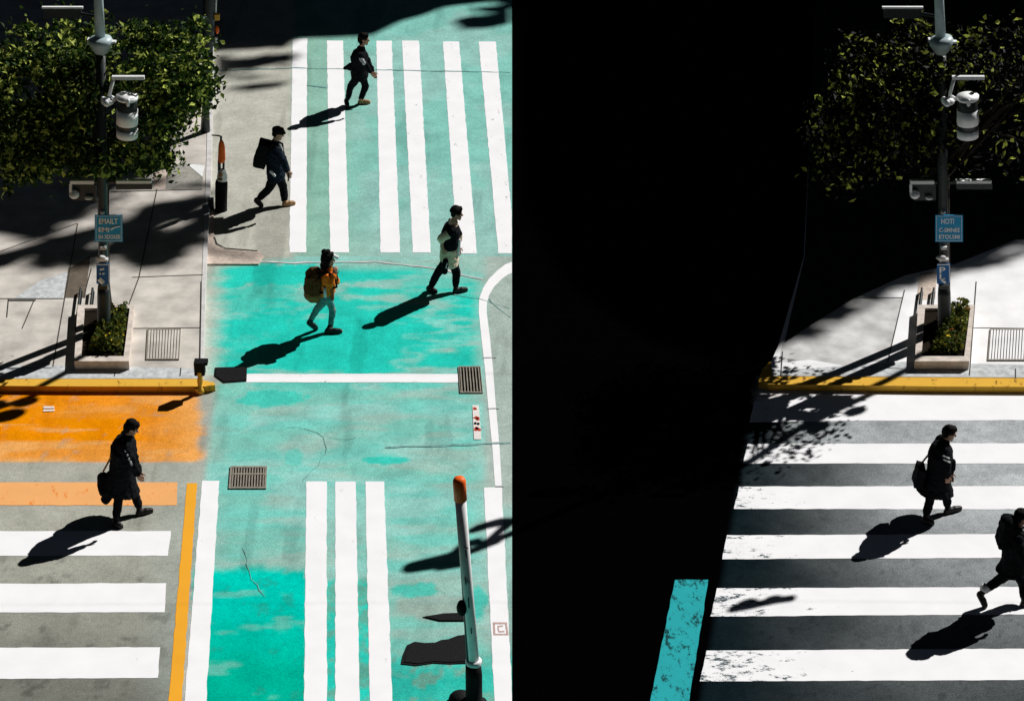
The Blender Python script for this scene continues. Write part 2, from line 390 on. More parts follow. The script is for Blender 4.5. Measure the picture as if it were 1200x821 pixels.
TEAL = lin(0, 216, 197); TEALD = lin(0, 190, 160); PALE = lin(158, 220, 210); MIDP = lin(158, 212, 203)
GREY = lin(200, 200, 188); GREY2 = lin(184, 185, 173); GREYD = lin(116, 118, 110); ORG_ = lin(255, 152, 8); PEACH = lin(250, 184, 108)
def blob(U, W, cx, cy, rx, ry, n, k=.55):
    return 1-sm(.75, 1.15, np.sqrt(((U-cx)/rx)**2+((W-cy)/ry)**2)+k*(n-.5)*2)
def road_col(X, Y, U, W):
    n1 = fbm(X*.9, Y*.9, 1); n2 = fbm(X*1.2, Y*4.2, 5); n3 = fbm(X*4, Y*4, 9, 6, .65); n4 = fbm(X*.5, Y*2.6, 21)
    c = np.zeros(X.shape+(3,))+GREY
    # upper crossing: greenish paint, paler toward its foot and left edge
    f = sm(336, 352, U+10*(n3-.5))*(W < 312)
    up = mixc(np.zeros(X.shape+(3,))+MIDP, lin(142, 212, 200), sm(.45, .6, n1))
    up = mixc(up, lin(168, 210, 200), sm(240, 310, W)*(1-sm(470, 580, U)*.6))
    up = mixc(up, lin(150, 196, 176), (1-sm(350, 460, U))*.8)
    c = mixc(c, up, f)
    # middle field
    mid = (W >= 300)
    base = np.zeros(X.shape+(3,))+PALE
    base = mixc(base, lin(165, 208, 196), sm(.42, .62, n4))
    T = sm(.42, .60, n2*.6+n1*.4)*sm(306, 322, W)*(1-sm(425, 470, W)*.62)
    T = np.maximum(T, blob(U, W, 330, 322, 110, 14, n3))
    T = np.maximum(T, blob(U, W, 400, 396, 125, 44, n2, .9))
    T = np.maximum(T, blob(U, W, 300, 352, 55, 16, n2, .8)*.8)
    T = np.maximum(T, blob(U, W, 300, 405, 55, 24, n2, .6)*.9)
    T = np.maximum(T, blob(U, W, 320, 466, 45, 10, n3)*.85)
    T = np.maximum(T, blob(U, W, 345, 535, 12, 14, n3)*.5)
    T = np.maximum(T, blob(U, W, 452, 539, 26, 5, n3)*.9)
    T = np.maximum(T, blob(U, W, 520, 335, 50, 12, n3)*.6)
    T = np.maximum(T, blob(U, W, 262, 480, 36, 55, n2)*.35)
    T = T*(1-sm(548, 572, U+6*(n3-.5)))
    T = T*sm(234, 276, U+22*(n2-.5)+8*(n3-.5))
    base = mixc(base, TEAL, np.clip(T, 0, 1)*.93)
    base = mixc(base, lin(182, 200, 192), sm(562, 576, U)*(1-sm(585, 600, W)*.6))
    base = mixc(base, GREY, (1-sm(232, 272, U+26*(n2-.5)))*(W < 450))
    base = mixc(base, lin(190, 186, 172), (1-sm(.0, 14, W-300+.12*(U-300)))*1.0*(U < 345))
    # lower lanes
    lo = sm(658, 672, W+16*(n3-.5)+6*(n1-.5))
    lane1 = lo*(U < 357)*(U > 214)
    tl = mixc(np.zeros(X.shape+(3,))+TEAL, TEALD, sm(690, 800, W)*.9)
    tl = mixc(tl, lin(130, 205, 190), sm(.60, .72, n2)*.55)
    tl = mixc(tl, lin(60, 140, 125), sm(.62, .76, n3)*.35)
    base = mixc(base, tl, lane1)
    lane2 = sm(672, 684, W+12*(n3-.5))*(U >= 357)*(U < 440)
    base = mixc(base, mixc(np.zeros(X.shape+(3,))+TEAL, lin(100, 190, 170), sm(.42, .6, n3)), lane2*.9)
    l3 = np.maximum(blob(U, W, 490, 690, 30, 9, n3)*.8, sm(738, 790, W+22*(n3-.5))*.95)
    l3 = np.maximum(l3, blob(U, W, 560, 705, 12, 20, n3)*.8)
    b3 = mixc(base, lin(170, 190, 180), blob(U, W, 510, 712, 45, 16, n3)*.8)
    b3 = mixc(b3, mixc(np.zeros(X.shape+(3,))+TEAL*.92, lin(120, 190, 170), sm(.5, .66, n3)), l3*.9)
    base = np.where(((U >= 440) & (W > 600))[..., None], b3, base)
    c = np.where(mid[..., None] & (U > 225)[..., None], base, c)
    # lower left crossing
    e = 226-(W-560)*.12
    q = (1-sm(-6, 6, U-(e+14)))
    lc = mixc(np.zeros(X.shape+(3,))+GREY2, GREYD, sm(600, 840, W+60*(n1-.5))*.9)
    lc = mixc(lc, lin(90, 92, 86), sm(.60, .75, n3)*.55*sm(590, 700, W))
    lc = mixc(lc, lin(178, 190, 182), sm(150, 215, U)*.5)
    c = np.where((W > 440)[..., None], mixc(c, lc, q), c)
    # orange field
    ob = (1-sm(225, 243, U+10*(n3-.5)+22*(n2-.5)))
    of = ob*(W > 446)*(1-sm(539, 543, W+1.5*(n3-.5)))
    oc = np.zeros(X.shape+(3,))+ORG_
    pe = np.zeros(X.shape)
    pe = np.maximum(pe, (1-sm(488, 492, W+2*(n3-.5)))*(.18+.5*sm(.45, .62, n2))*sm(20, 190, U))
    pe = np.maximum(pe, sm(515, 518, W)*(.35+.55*sm(.4, .62, n2)))
    pe = np.maximum(pe, sm(150, 235, U+60*(n2-.5))*.75)
    pe = np.maximum(pe, sm(.56, .70, fbm(X*.55, Y*7.0, 77, 5, .6))*.75)
    oc = mixc(oc, PEACH, np.clip(pe, 0, 1)); oc = mixc(oc, lin(215, 190, 160), sm(.66, .8, n3)*.5)
    c = mixc(c, oc, of)
    # fine dirt
    c = c*(1-.10*sm(.5, .75, n3))[..., None]
    # tyre marks and stains
    c = mixc(c, c*.80, sm(.62, .75, fbm(X*3, Y*.35, 33)))
    return c
yb0 = P(300, 1000).y; yt0 = P(300, -160).y
attr_grid('painted_road', -14, 0, yb0, yt0, 460, 760, 0.0, road_col, M['road'])

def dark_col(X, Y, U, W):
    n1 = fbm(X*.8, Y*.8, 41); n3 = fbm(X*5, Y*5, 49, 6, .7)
    c = np.zeros(X.shape+(3,))+np.array((.0008, .0008, .0009))  # deep shade of the right half painted as near black
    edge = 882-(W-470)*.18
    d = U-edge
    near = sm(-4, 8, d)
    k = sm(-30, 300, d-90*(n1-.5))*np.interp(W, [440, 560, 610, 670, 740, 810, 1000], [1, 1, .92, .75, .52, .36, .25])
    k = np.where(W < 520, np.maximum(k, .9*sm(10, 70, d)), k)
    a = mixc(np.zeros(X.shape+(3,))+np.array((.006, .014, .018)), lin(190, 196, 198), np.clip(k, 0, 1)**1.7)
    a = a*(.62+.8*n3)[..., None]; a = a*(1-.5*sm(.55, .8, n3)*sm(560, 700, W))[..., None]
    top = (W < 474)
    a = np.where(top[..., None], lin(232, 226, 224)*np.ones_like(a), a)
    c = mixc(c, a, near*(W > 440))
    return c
# right-hand side of the view: asphalt painted near black as deep shade, which turns into a worn grey crossing
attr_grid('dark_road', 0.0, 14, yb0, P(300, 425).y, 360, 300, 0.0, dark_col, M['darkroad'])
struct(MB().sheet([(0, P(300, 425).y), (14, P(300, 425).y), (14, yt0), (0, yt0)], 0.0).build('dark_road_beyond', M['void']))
g = MB()
R_ = 900
for (a, b, c_, d) in ((-R_, yb0, -14, yt0), (14, yb0, R_, yt0), (-R_, yt0, R_, R_), (-R_, -R_, R_, yb0)):
    g.sheet([(a, b), (c_, b), (c_, d), (a, d)], 0.0)
struct(g.build('ground', mat('far_asphalt', (.05, .05, .05), .9, .1)))

# ------------------------------------------------------------------ markings, left
# upper crossing
for k, q in enumerate([((343, 46), (360, 45), (359, 296), (339, 296)), ((383, 48), (402, 48), (409, 296), (387, 296)), ((441, 48), (459, 48), (469, 296), (446, 296)),
          ((471, 48), (491, 48), (505, 296), (484, 296)), ((519, 49), (538, 49), (559, 297), (536, 297)), ((561, 49), (581, 49), (599.6, 250), (599.6, 297), (584, 297))]):
    marking('crosswalk_stripe', q, M['white'] if k < 3 else M['white_worn'])
# lower left crossing
marking('crosswalk_stripe', ((-150, 565), (208, 565), (207, 592), (-150, 592)), M['peach'])
for q in (((-150, 622), (200, 622), (197, 651), (-150, 651)), ((-150, 684), (195, 683), (193, 717), (-150, 718)), ((-160, 759), (188, 758), (185, 794), (-160, 796))):
    marking('crosswalk_stripe', q, M['white'])
marking('lane_line', ((219, 566), (231, 566), (211, 850), (195, 850)), M['yellow_line'])
marking('lane_line', ((237, 563), (257, 563), (240, 850), (214, 850)), M['white'])
for q in (((359, 564), (383, 564), (383, 850), (356, 850)), ((393, 564), (417, 564), (422, 850), (393, 850)), ((428, 564), (450, 564), (461, 850), (434, 850)),
          ((567, 571), (588, 571), (599.7, 800), (599.7, 850), (581, 850))):
    marking('lane_line', q, M['white'])
marking('stop_line', ((288, 438), (537, 438), (537, 448), (288, 448)), M['white_worn'])
# curved edge line
outer = [(599.7, 307), (592, 310), (583, 317), (573, 327), (566, 338), (561.5, 350), (561, 365), (564, 395), (568, 430), (572, 475), (577, 525), (580, 569)]
inner = [(599.7, 320), (595, 322), (588, 327), (579, 336), (573, 346), (570.5, 356), (570.5, 367), (574, 395), (577.5, 430), (581, 475), (585.5, 525), (588, 569)]
mb = MB(); n = len(outer)
vs = [(*P(x, y)[:2], .004) for x, y in outer]+[(*P(x, y)[:2], .004) for x, y in inner]
mb.add(vs, [(i, n+i, n+i+1, i+1)[::-1] for i in range(n-1)])
struct(mb.build('curved_edge_line', M['white']))
# joints across the edge line, and cracks
for y in (419.5, 479, 519, 570): stroke('line_joint', ((564+(y-400)*.1, y), (582+(y-419)*.06, y-.5)), .03, M['crackw'], .008)
stroke('road_crack', ((250, 83), (345, 80), (440, 82), (520, 84), (599, 85)), .035, M['crack'], .008, wob=.02)
stroke('road_crack', ((360, 100), (372, 101), (384, 103)), .06, M['crack'], .008, wob=.02)
stroke('road_crack', ((452, 524), (520, 522), (599, 519)), .05, M['crack'], .007, wob=.01)
stroke('road_crack', ((338, 500), (360, 504), (380, 512), (384, 525), (372, 545), (355, 562)), .011, M['crack'], .008, wob=.03)
stroke('road_crack', ((384, 514), (420, 514)), .01, M['crack'], .008, wob=.03)
stroke('road_crack', ((252, 306), (340, 308), (440, 307), (520, 316), (565, 328)), .05, M['kerb_c'], .008, wob=.02)
stroke('road_crack', ((285, 640), (292, 670), (310, 700)), .012, M['crack'], .008, wob=.03)
stroke('road_crack', ((573, 350), (585, 360), (598, 372)), .02, M['crack'], .008, wob=.03)
stroke('road_crack', ((530, 345), (560, 350), (598, 362)), .02, M['crack'], .009, wob=.02)

# ------------------------------------------------------------------ markings, right
for q in (((884, 470), (930, 463), (1290, 460), (1290, 492), (1000, 493), (878, 495)), ((876, 520), (1290, 519), (1290, 543), (871, 543)), ((866, 570), (1290, 569), (1290, 597), (860, 596)),
          ((852, 627), (1290, 625), (1290, 653), (846, 655)), ((840, 689), (1290, 687), (1290, 719), (833, 722)), ((828, 762), (1290, 759), (1290, 796), (820, 798))):
    marking('crosswalk_stripe', q, M['white_end'])
marking('teal_lane_bar', ((791, 679), (830, 679), (803, 850), (756, 850)), M['teal_bar'])

# ------------------------------------------------------------------ sidewalks
SH = .12
def sidewalk(name, pts, m):
    return struct(MB().poly(G(pts, SH), 0.0, SH).build(name, m))
M['kerb_front'] = M['kerb_o']
# left: walk body, kerb strip along its front, pale kerb along its road side
sidewalk('sidewalk', ((-220, 443.4), (232, 443.6), (236, 330), (241, 200), (246, 0), (248, -160), (-500, -160)), M['walk'])
sidewalk('kerb', ((-220, 443.6), (232, 443.8), (251, 448), (252, 451), (240, 452.5), (100, 452.5), (-220, 450.5)), M['kerb_y'])
sidewalk('side_kerb', ((232.6, 440.5), (236.6, 330), (241.6, 200), (246.6, 0), (248.6, -160), (253.5, -160), (252, 0), (247.5, 200), (241, 332), (238, 440.5)), M['kerb_c'])
# corner apron beyond the bollard
struct(MB().poly(G(((243, 250), (250, 232), (251, 282), (262, 291), (302, 293), (309, 300), (303, 309), (241, 309)), .03), 0, .03).build('corner_apron', M['pink']))
stroke('apron_joint', ((251, 278), (254, 286), (264, 291), (302, 294)), .03, M['joint'], .006, base=.03)
def patch(name, pts, m, z=.004): return marking(name, pts, m, z, SH)
patch('paving_patch', ((17, 350), (45, 330), (80, 318), (74, 350)), M['bluegrey'])
patch('paving_patch', ((80, 315), (106, 300), (100, 349), (75, 349)), M['brown'])
patch('paving_patch', ((196, 198), (215, 189), (238, 208), (236, 223), (194, 222)), M['greyramp'])
patch('paving_marking', ((218, 192), (240, 194), (237, 208)), M['wh'])
patch('paving_patch', ((181, 198), (196, 197), (194, 222), (180, 222)), M['pink'])
patch('paving_patch', ((212, 115), (236, 110), (236, 135), (215, 145)), M['pink'])
patch('paving_patch', ((100, 428), (232, 432), (232, 443.3), (-220, 443.1), (-220, 430)), M['bluegrey'], .003)
for q in (((91, 262), (62, 430)), ((107, 315), (98, 349)), ((-100, 350), (75, 350)), ((40, 352), (26, 385)), ((163, 325), (150, 360)), ((150, 385), (234, 384)), ((130, 225), (238, 222)),
          ((212, 431), (211, 441)), ((155, 325), (238, 322)), ((-100, 432), (60, 431)), ((10, 350), (8, 372)), ((135, 436), (134, 441)), ((184, 222), (163, 325)), ((0, 295), (90, 262))):
    stroke('paving_joint', q, .018, M['joint'], .006, SH)
stroke('paving_joint', ((10, 352), (42, 352)), .05, M['joint'], .007, SH)
stroke('paving_joint', ((236, 330), (234, 438)), .02, M['joint'], .008, SH)
# right
M['walk_shade'] = mat('shade_black_paving', (.05, .05, .052), .95, .02, var=.4, scale=6)
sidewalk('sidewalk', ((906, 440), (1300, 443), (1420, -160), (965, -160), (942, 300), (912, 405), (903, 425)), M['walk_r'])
sidewalk('kerb', ((889, 447), (893, 432), (903, 423), (904.5, 441), (1300, 444), (1300, 453.5), (1100, 452.5), (900, 450)), M['kerb_y'])
patch('paving_patch', ((1078, 320), (1098, 318), (1096, 350), (1074, 352)), M['pink'])
patch('paving_patch', ((908, 434), (1058, 424), (1300, 430), (1300, 442.5), (908, 439.5)), M['bluegrey'], .003)
M['walk_g'] = mat('grey_concrete', (.66, .66, .65), .9, .1, var=.3, scale=3)  # even grey tone laid over the pale walk
patch('paving_patch', ((912, 425), (918, 398), (958, 350), (1057, 350), (1040, 422), (990, 428), (950, 421)), M['walk_g'], .002)
patch('painted_shade', ((962, -150), (1415, -150), (1310, 278), (1190, 281), (1120, 309), (1060, 323), (1000, 350), (950, 381), (919, 402), (943, 300)), M['walk_shade'], .0025)  # near-black patch paints the shade into the right walk
for q in (((1060, 340), (1040, 425)), ((960, 349), (1058, 349)), ((1135, 384), (1300, 386)), ((1144, 330), (1136, 440)), ((1010, 430), (1058, 432)), ((915, 440), (917, 412)), ((1190, 432), (1190, 443))):
    stroke('paving_joint', q, .018, M['joint'], .006, SH)

# ------------------------------------------------------------------ lettering
def text_mesh(txt, w, h, bold=.0):
    cu = bpy.data.curves.new('t', 'FONT'); cu.body = txt; cu.offset = bold; cu.resolution_u = 3
    o = bpy.data.objects.new('t', cu); C.objects.link(o)
    me = bpy.data.meshes.new_from_object(o.evaluated_get(bpy.context.evaluated_depsgraph_get()))
    vs = [v.co.copy() for v in me.vertices]; fs = [tuple(p.vertices) for p in me.polygons]
    bpy.data.objects.remove(o); bpy.data.curves.remove(cu); bpy.data.meshes.remove(me)
    x0 = min(v.x for v in vs); x1 = max(v.x for v in vs); y0 = min(v.y for v in vs); y1 = max(v.y for v in vs)
    return [((v.x-x0)/(x1-x0)*w, (v.y-y0)/(y1-y0)*h) for v in vs], fs
def text_on(mb, txt, px0, px1, py0, py1, Y):
    vs, fs = text_mesh(txt, px1-px0, py1-py0, .018)
    mb.add([V(px0+x, py1-z, Y) for x, z in vs], fs)
def plate(mb, px0, px1, py0, py1, Y, th=.02):
    q = [V(px0, py1, Y), V(px1, py1, Y), V(px1, py0, Y), V(px0, py0, Y)]; d = Vector((0, th, 0))
    mb.add(q+[p+d for p in q], [(0, 1, 2, 3), (7, 6, 5, 4), (1, 0, 4, 5), (2, 1, 5, 6), (3, 2, 6, 7), (0, 3, 7, 4)])

# ------------------------------------------------------------------ lamp posts with signs
def lamp_post(D, txt, small, label):
    Y0 = P(122+D, 393, SH).y
    v = lambda x, y, dy=0.0: V(x+D, y, Y0+dy)
    base = v(122, 393); root = thing('street_lamp_post', label, 'lamp post', base, 'lamp posts with blue signs')
    MB().tube([v(122, 398), v(122, 390), v(121.9, 388), v(121.5, 345), v(121.4, 336)], [.15, .15, .115, .11, .10], 20).build('pole_base', M['pole_d'], root, True)
    MB().tube([v(121.4, 336), v(121, 300), v(119.5, 200), v(118, 66)], [.085, .08, .085, .08], 20).build('pole', M['pole_d'], root, True)
    MB().tube([v(118, 62), v(118, 58), v(118, 52), v(117.8, 48), v(117.5, 45), v(117.3, 43)], [.10, .14, .185, .20, .18, .10], 24).build('collar', M['pole_l'], root, True)
    up = MB().tube([v(117.3, 46), v(115.5, 0), v(112, -90), v(110, -118)], [.085, .075, .065, .06], 20).build('upper_pole', M['pole_l'], root, True)
    MB().box(v(107, 47, .05), (.12, .10, .05)).build('clamp', M['wh'], root); MB().box(v(131, 49, -.02), (.14, .08, .03)).build('clamp', M['wh'], root)
    # lamp arms and heads added unseen above the picture, curved to cast shadows
    rel = Vector((base.x-V(1107, 393, Y0).x, 0, 0))
    def hi(px, py, h): g_ = P(px, py); return Vector((g_.x+KX*h, g_.y+KY*h, h))+rel
    t = v(110, -118); h_ = t.z
    MB().tube([t, hi(580, 634, h_+.1), hi(560, 634, h_+.2), hi(545, 638, h_+.25), hi(533, 650, h_+.25), hi(520, 655, h_+.2)], [.06, .09, .09, .09, .10, .09], 12).build('shadow_lamp_arm', M['pole_l'], root, True)
    MB().cap(hi(528, 655, h_+.2), hi(484, 664, h_+.1), .17, .13).build('shadow_lamp_head', M['pole_l'], root, True)
    MB().cap(hi(545, 660, h_+.2), hi(518, 663, h_+.2), .07, .10).build('shadow_pod', M['pole_l'], root, True)
    t2 = v(112, -90)
    MB().tube([t2, hi(600, 610, t2.z+.3), hi(585, 612, t2.z+.4), hi(560, 618, t2.z+.3)], [.05, .08, .10, .08], 12).build('shadow_lamp_arm', M['pole_l'], root, True)
    MB().cap(hi(568, 616, t2.z+.3), hi(554, 621, t2.z+.3), .09, .07).build('shadow_lamp_head', M['pole_l'], root, True)
    # banded signal housing on a bracket
    yc = -.55; s = 68.0
    c = lambda y: v(149, y, yc)
    MB().tube([c(161), c(159), c(120), c(117)], [.13, .165, .165, .15], 28).build('signal_housing', M['pole_d'], root, True)
    for y0, y1, nm in ((145, 128, 'white_band'), (160, 150.5, 'white_band')):
        MB().tube([c(y0), c(y1)], [.174, .174], 28).build(nm, M['wh'], root, True)
    MB().tube([c(116), c(112.5)], [.175, .18], 28).build('top_ring', M['wh'], root, True)
    b = MB(); plate(b, 131, 169, 90, 94, Y0-.6, .06); b.build('top_bar', M['wh'], root)
    b = MB().tube([v(119, 118), v(130, 118, -.3), v(136, 116, -.5)], .03, 8); b.tube([v(133, 92, -.57), v(130, 103, -.57), v(128, 112, -.57), v(135, 116, -.5)], .03, 8); b.build('bracket', M['wh'], root, True)
    MB().ell(v(126, 119, -.6), (.11, .09, .065)).cap(v(121, 116, -.6), v(125, 121, -.65), .04, .06).build('camera_pod', M['wh'], root, True)
    b = MB().cap(v(150, 118, -.72), v(150, 123, -.72), .03, .03); b.build('knob', M['wh'], root, True)
    # cross arm with its two boxes
    b = MB(); plate(b, 84, 177, 213, 216, Y0+.02, .05); b.build('cross_arm', M['pole_d'], root)
    b = MB(); plate(b, 82, 110, 212.2, 216.2, Y0-.06, .09); plate(b, 81, 84, 216.2, 226, Y0-.06, .03); b.build('arm_cap', M['wh'], root)
    b = MB(); plate(b, 136, 177, 212.2, 215.4, Y0-.06, .09); b.build('arm_cap', M['wh'], root)
    b = MB(); plate(b, 136, 178, 215.8, 222, Y0-.02, .10); b.build('control_box', M['pole_d'], root)
    b = MB(); plate(b, 86, 112, 217, 235, Y0+.05, .16); b.build('control_box', M['pole_d'], root)
    MB().ell(v(87, 228, -.02), (.085, .09, .07)).build('lamp_pod', M['wh'], root, True); MB().ell(v(104, 232, 0), (.07, .05, .03)).build('lamp_pod', M['wh'], root, True)
    # white strip painting the lit top edge of a dark board, on an arm
    b = MB(); plate(b, 49, 97, 8.6, 10.8, Y0+.15, .05); b.build('top_rail', M['wh'], root)  # no rail: white strip paints the lit top edge of the board
    b = MB(); plate(b, 51, 95, 11, 22, Y0+.17, .05); b.tube([v(94, 16, .2), v(116, 20)], .03, 8); b.build('board_and_arm', M['pole_d'], root)
    # signs
    b = MB(); plate(b, 111, 143.5, 252, 283.5, Y0-.16, .015); sg = b.build('street_sign', M['sign'], root)
    b = MB(); plate(b, 112.4, 142.2, 253.2, 253.6, Y0-.164, .003); plate(b, 112.4, 142.2, 281.9, 282.3, Y0-.164, .003)
    plate(b, 112.4, 112.8, 253.7, 281.8, Y0-.164, .003); plate(b, 141.8, 142.2, 253.7, 281.8, Y0-.164, .003)
    for (tx, x0, x1, y0, y1) in txt:
        if tx == '~': b.tube([v(130, 268.5, -.165), v(134, 266, -.165), v(141, 264.8, -.165)], [.022, .018, .012], 6)
        else: text_on(b, tx, x0+D, x1+D, y0, y1, Y0-.165)
    for i, p in enumerate(b.v): b.v[i] = (p[0], p[1], p[2])
    # plates were laid out for D=0: shift them
    b.build('lettering', M['lett'], sg)
    b = MB(); plate(b, 113, 128.5, 309, 332.5, Y0-.16, .015); sg = b.build('small_sign', M['sign2'], root)
    b = MB(); plate(b, 113.4, 128, 309.6, 310.6, Y0-.164, .003); plate(b, 127.2, 128, 310.8, 331, Y0-.164, .003)
    for it in small:
        if it[0] == 'bar': b.tube([v(it[1], it[2], -.165), v(it[3], it[4], -.165)], it[5], 6)
        else: text_on(b, it[0], it[1]+D, it[2]+D, it[3], it[4], Y0-.166)
    b.build('lettering', M['lett'], sg)
    MB().ell(v(120, 249, -.1), (.04, .05, .04)).build('sign_clamp', M['kerb_c'], root, True); MB().box(v(121, 290, -.1), (.1, .08, .05)).build('sign_clamp', M['kerb_c'], root)
    MB().box(v(121, 304, -.1), (.16, .09, .04)).ell(v(118, 302, -.14), (.09, .05, .045)).build('sign_clamp', M['kerb_c'], root)
    MB().box(v(121, 334.5, -.1), (.16, .16, .06)).build('sign_clamp', M['pole_d'], root)
    return root
# plate() takes absolute pixels: wrap it so that the offset D is added
_plate = plate
def make_post(D, *a):
    global plate
    plate = lambda mb, x0, x1, y0, y1, Y, th=.02: _plate(mb, x0+D, x1+D, y0, y1, Y, th)
    r = lamp_post(D, *a); plate = _plate; return r
make_post(0, [('EMAILT', 116, 138, 256, 262.5), ('EMI', 115.5, 128, 266.5, 272), ('~', 0, 0, 0, 0), ('EH XDOKEB', 115.5, 141, 275, 280)],
          [('bar', 117, 315.5, 122, 314.5, .022), ('bar', 116.5, 320, 118.5, 320.5, .018), ('bar', 120, 320.5, 122.5, 320, .018), ('bar', 116, 326, 121, 331, .045)],
          'lamp post with blue signs beside the orange painted street corner')
make_post(985, [('HOTI', 118, 133, 256, 262.5), ('C-SMNEE', 115.5, 140, 267, 272), ('ETOLSMI', 115.5, 140, 275, 280)],
          [('P', 116, 123, 313, 320), ('L', 116, 123, 321, 327), ('bar', 118, 327, 123, 331, .025)],
          'lamp post with blue signs in the shaded dark half of the street')

# ------------------------------------------------------------------ planters, trees
def leafquads(mb, pts, size, flat=.5):
    for p in pts:
        s = size*random.uniform(.6, 1.35)
        n = Vector((random.gauss(0, 1), random.gauss(0, 1), random.gauss(0, 1)+flat)).normalized()
        u = n.orthogonal().normalized(); u = Matrix.Rotation(random.uniform(0, 6.28), 3, n) @ u; w = n.cross(u)
        b = p-u*s*.5; t = p+u*s*.5; f = n*s*.12
        mb.add([b, p+w*s*.3+f-u*s*.05, t, p-w*s*.3+f-u*s*.05, p-f*.3], [(0, 1, 4), (1, 2, 4), (2, 3, 4), (3, 0, 4)])
def crown_points(c, r, n, clumps, thin):
    """leaf positions gathered on clumps that fill a lumpy box-like volume"""
    out = []; cl = []
    while len(cl) < clumps:
        q = Vector((random.uniform(-1, 1), random.uniform(-1, 1), random.uniform(-1, 1)))
        k = (abs(q.x)**3+abs(q.y)**2.6+abs(q.z)**2.8)
        nz = mnoise.noise(q*2.6+Vector((3, 1, 7)))
        if q.x < -.55 and q.z > .45 and q.z-q.x > 1.25: continue
        if q.x > .4 and q.x-q.z > 1.35: continue
        if nz > -.30 and k < 1.2+nz*1.7 and (k > .12 or random.random() < .3): cl.append(q)
    for i in range(n):
        q = random.choice(cl); rr = random.uniform(.04, .17)*(1.5 if random.random() < .2 else 1)
        d = Vector((random.gauss(0, 1), random.gauss(0, 1), random.gauss(0, 1))).normalized()*rr*random.uniform(.6, 1.5)
        p = Vector((q.x*r[0]+d.x*1.6, q.y*r[1]+d.y*1.6, q.z*r[2]+d.z*1.1))
        out.append(c+p)
    return out
def planter_and_tree(D, mleaf, lab_p, lab_t, nleaf, seed):
    random.seed(seed)
    o = [(91, 357), (157, 357), (151, 423), (87, 423)]
    i = [(99, 361), (152, 361), (145, 417), (95, 417)]
    h = SH+.17
    root = thing('planter', lab_p, 'planter', P(122+D, 392, SH), 'street planters')
    O = G([(x+D, y) for x, y in o], h); I = G([(x+D, y) for x, y in i], h)
    mb = MB()
    vs = [(x, y, z) for z in (SH, h) for x, y in O]+[(x, y, z) for z in (h-.06, h) for x, y in I]
    fs = []
    for k in range(4):
        l = (k+1) % 4
        fs += [(k, l, 4+l, 4+k), (4+k, 4+l, 12+l, 12+k), (12+k, 12+l, 8+l, 8+k)]
    mb.add(vs, fs); mb.build('planter_frame', M['plantc'], root)
    MB().sheet(I, h-.05).build('soil', M['soil'], root)
    # flowering ground plants: countable only as one leafy mass
    A, B_, C_, D_ = [P(x+D, y, h-.05) for x, y in ((124, 364), (150, 364), (143, 415), (106, 415))]
    pts = []; fl = []; fr = []
    for k in range(1500):
        a, b = random.random(), random.random()
        p = (A.lerp(B_, a)).lerp(D_.lerp(C_, a), b)
        hh = .10+.22*max(0, mnoise.noise(Vector((p.x*3, p.y*3, 1)))+.5)
        p = p+Vector((0, 0, random.uniform(.0, hh))); pts.append(p)
        if random.random() < .02: fl.append(p+Vector((0, 0, .05)))
        if random.random() < .012: fr.append(p+Vector((0, 0, .05)))
    mb = MB(); leafquads(mb, pts, .085, 1.0)
    pl = tag(mb.build('flower_bed', M['shrub']), lab_p.replace('planter', 'leafy bedding').replace('holding', 'with'), 'plants')
    pl['kind'] = 'stuff'
    pl['label'] = 'low leafy bedding with yellow and red flowers in the planter '+('on the orange corner' if D == 0 else 'of the dark street half')
    mb = MB(); leafquads(mb, fl, .07, 2); mb.build('yellow_flower', M['petal_y'], pl)
    mb = MB(); leafquads(mb, fr, .06, 2); mb.build('red_flower', M['petal_r'], pl)
    def keep(p):
        d = p-CAM; dep = d.y*ct-d.z*st; u = 600+F*d.x/dep-D; w_ = 410.5-F*(d.y*st+d.z*ct)/dep
        if D:
            g_ = Vector((p.x-KX*p.z, p.y-KY*p.z, 0))-CAM; dp = g_.y*ct-g_.z*st
            lu = 600+F*g_.x/dp; lw = 410.5-F*(g_.y*st+g_.z*ct)/dp
            if (lu > 900 or (lw > 500 and lu > 868)) and random.random() < .82: return False
            if p.x > c.x+.5 and random.random() < .45: return False
        if p.y > Y0+.12: return True
        if 98 < u < 140 and w_ < 66: return False
        if 76 < u < 180 and 207 < w_: return False
        if p.y < Y0-.1 and 118 < u < 170 and 86 < w_ < 166: return False
        return True
    # tree
    Y0 = P(122+D, 393, SH).y
    tb = P(124+D, 384, h-.05); tb.y = Y0+.30; tb.z = h-.05
    c = V((106 if D == 0 else 122)+D, 117, Y0+.80)
    tr = thing('street_tree', lab_t, 'tree', tb, 'small street trees')
    mb = MB(); f0 = V(121+D, 215, Y0+.45); f1 = V(119+D, 150, Y0+.8)
    mb.tube([tb, V(122+D, 330, Y0+.32), V(122+D, 260, Y0+.38), f0, f1, c+Vector((0, 0, .6))], [.11, .095, .085, .10, .075, .03], 14)
    for k in range(16):
        a = random.uniform(0, 6.28); t = random.uniform(0, .8); s = f0.lerp(c, t)
        e = c+Vector((math.cos(a)*1.6, math.sin(a)*1.1, random.uniform(-.7, 1.0)))
        m_ = s.lerp(e, .5)+Vector((0, 0, random.uniform(-.1, .25)))
        mb.tube([s, m_, e], [.045, .028, .008], 8)
    mb.build('trunk', M['bark'], tr, True)
    pts = [p for p in crown_points(c, (2.05, 1.15, 1.26), nleaf, 420, 0) if keep(p)]
    mb = MB(); leafquads(mb, pts, .12, .7); mb.build('crown', mleaf, tr)
    random.seed(3)
planter_and_tree(0, M['leaf'], 'pale concrete planter holding a lamp post and flowers on the orange corner', 'bushy street tree with sunlit green leaves in the left corner', 17000, 11)
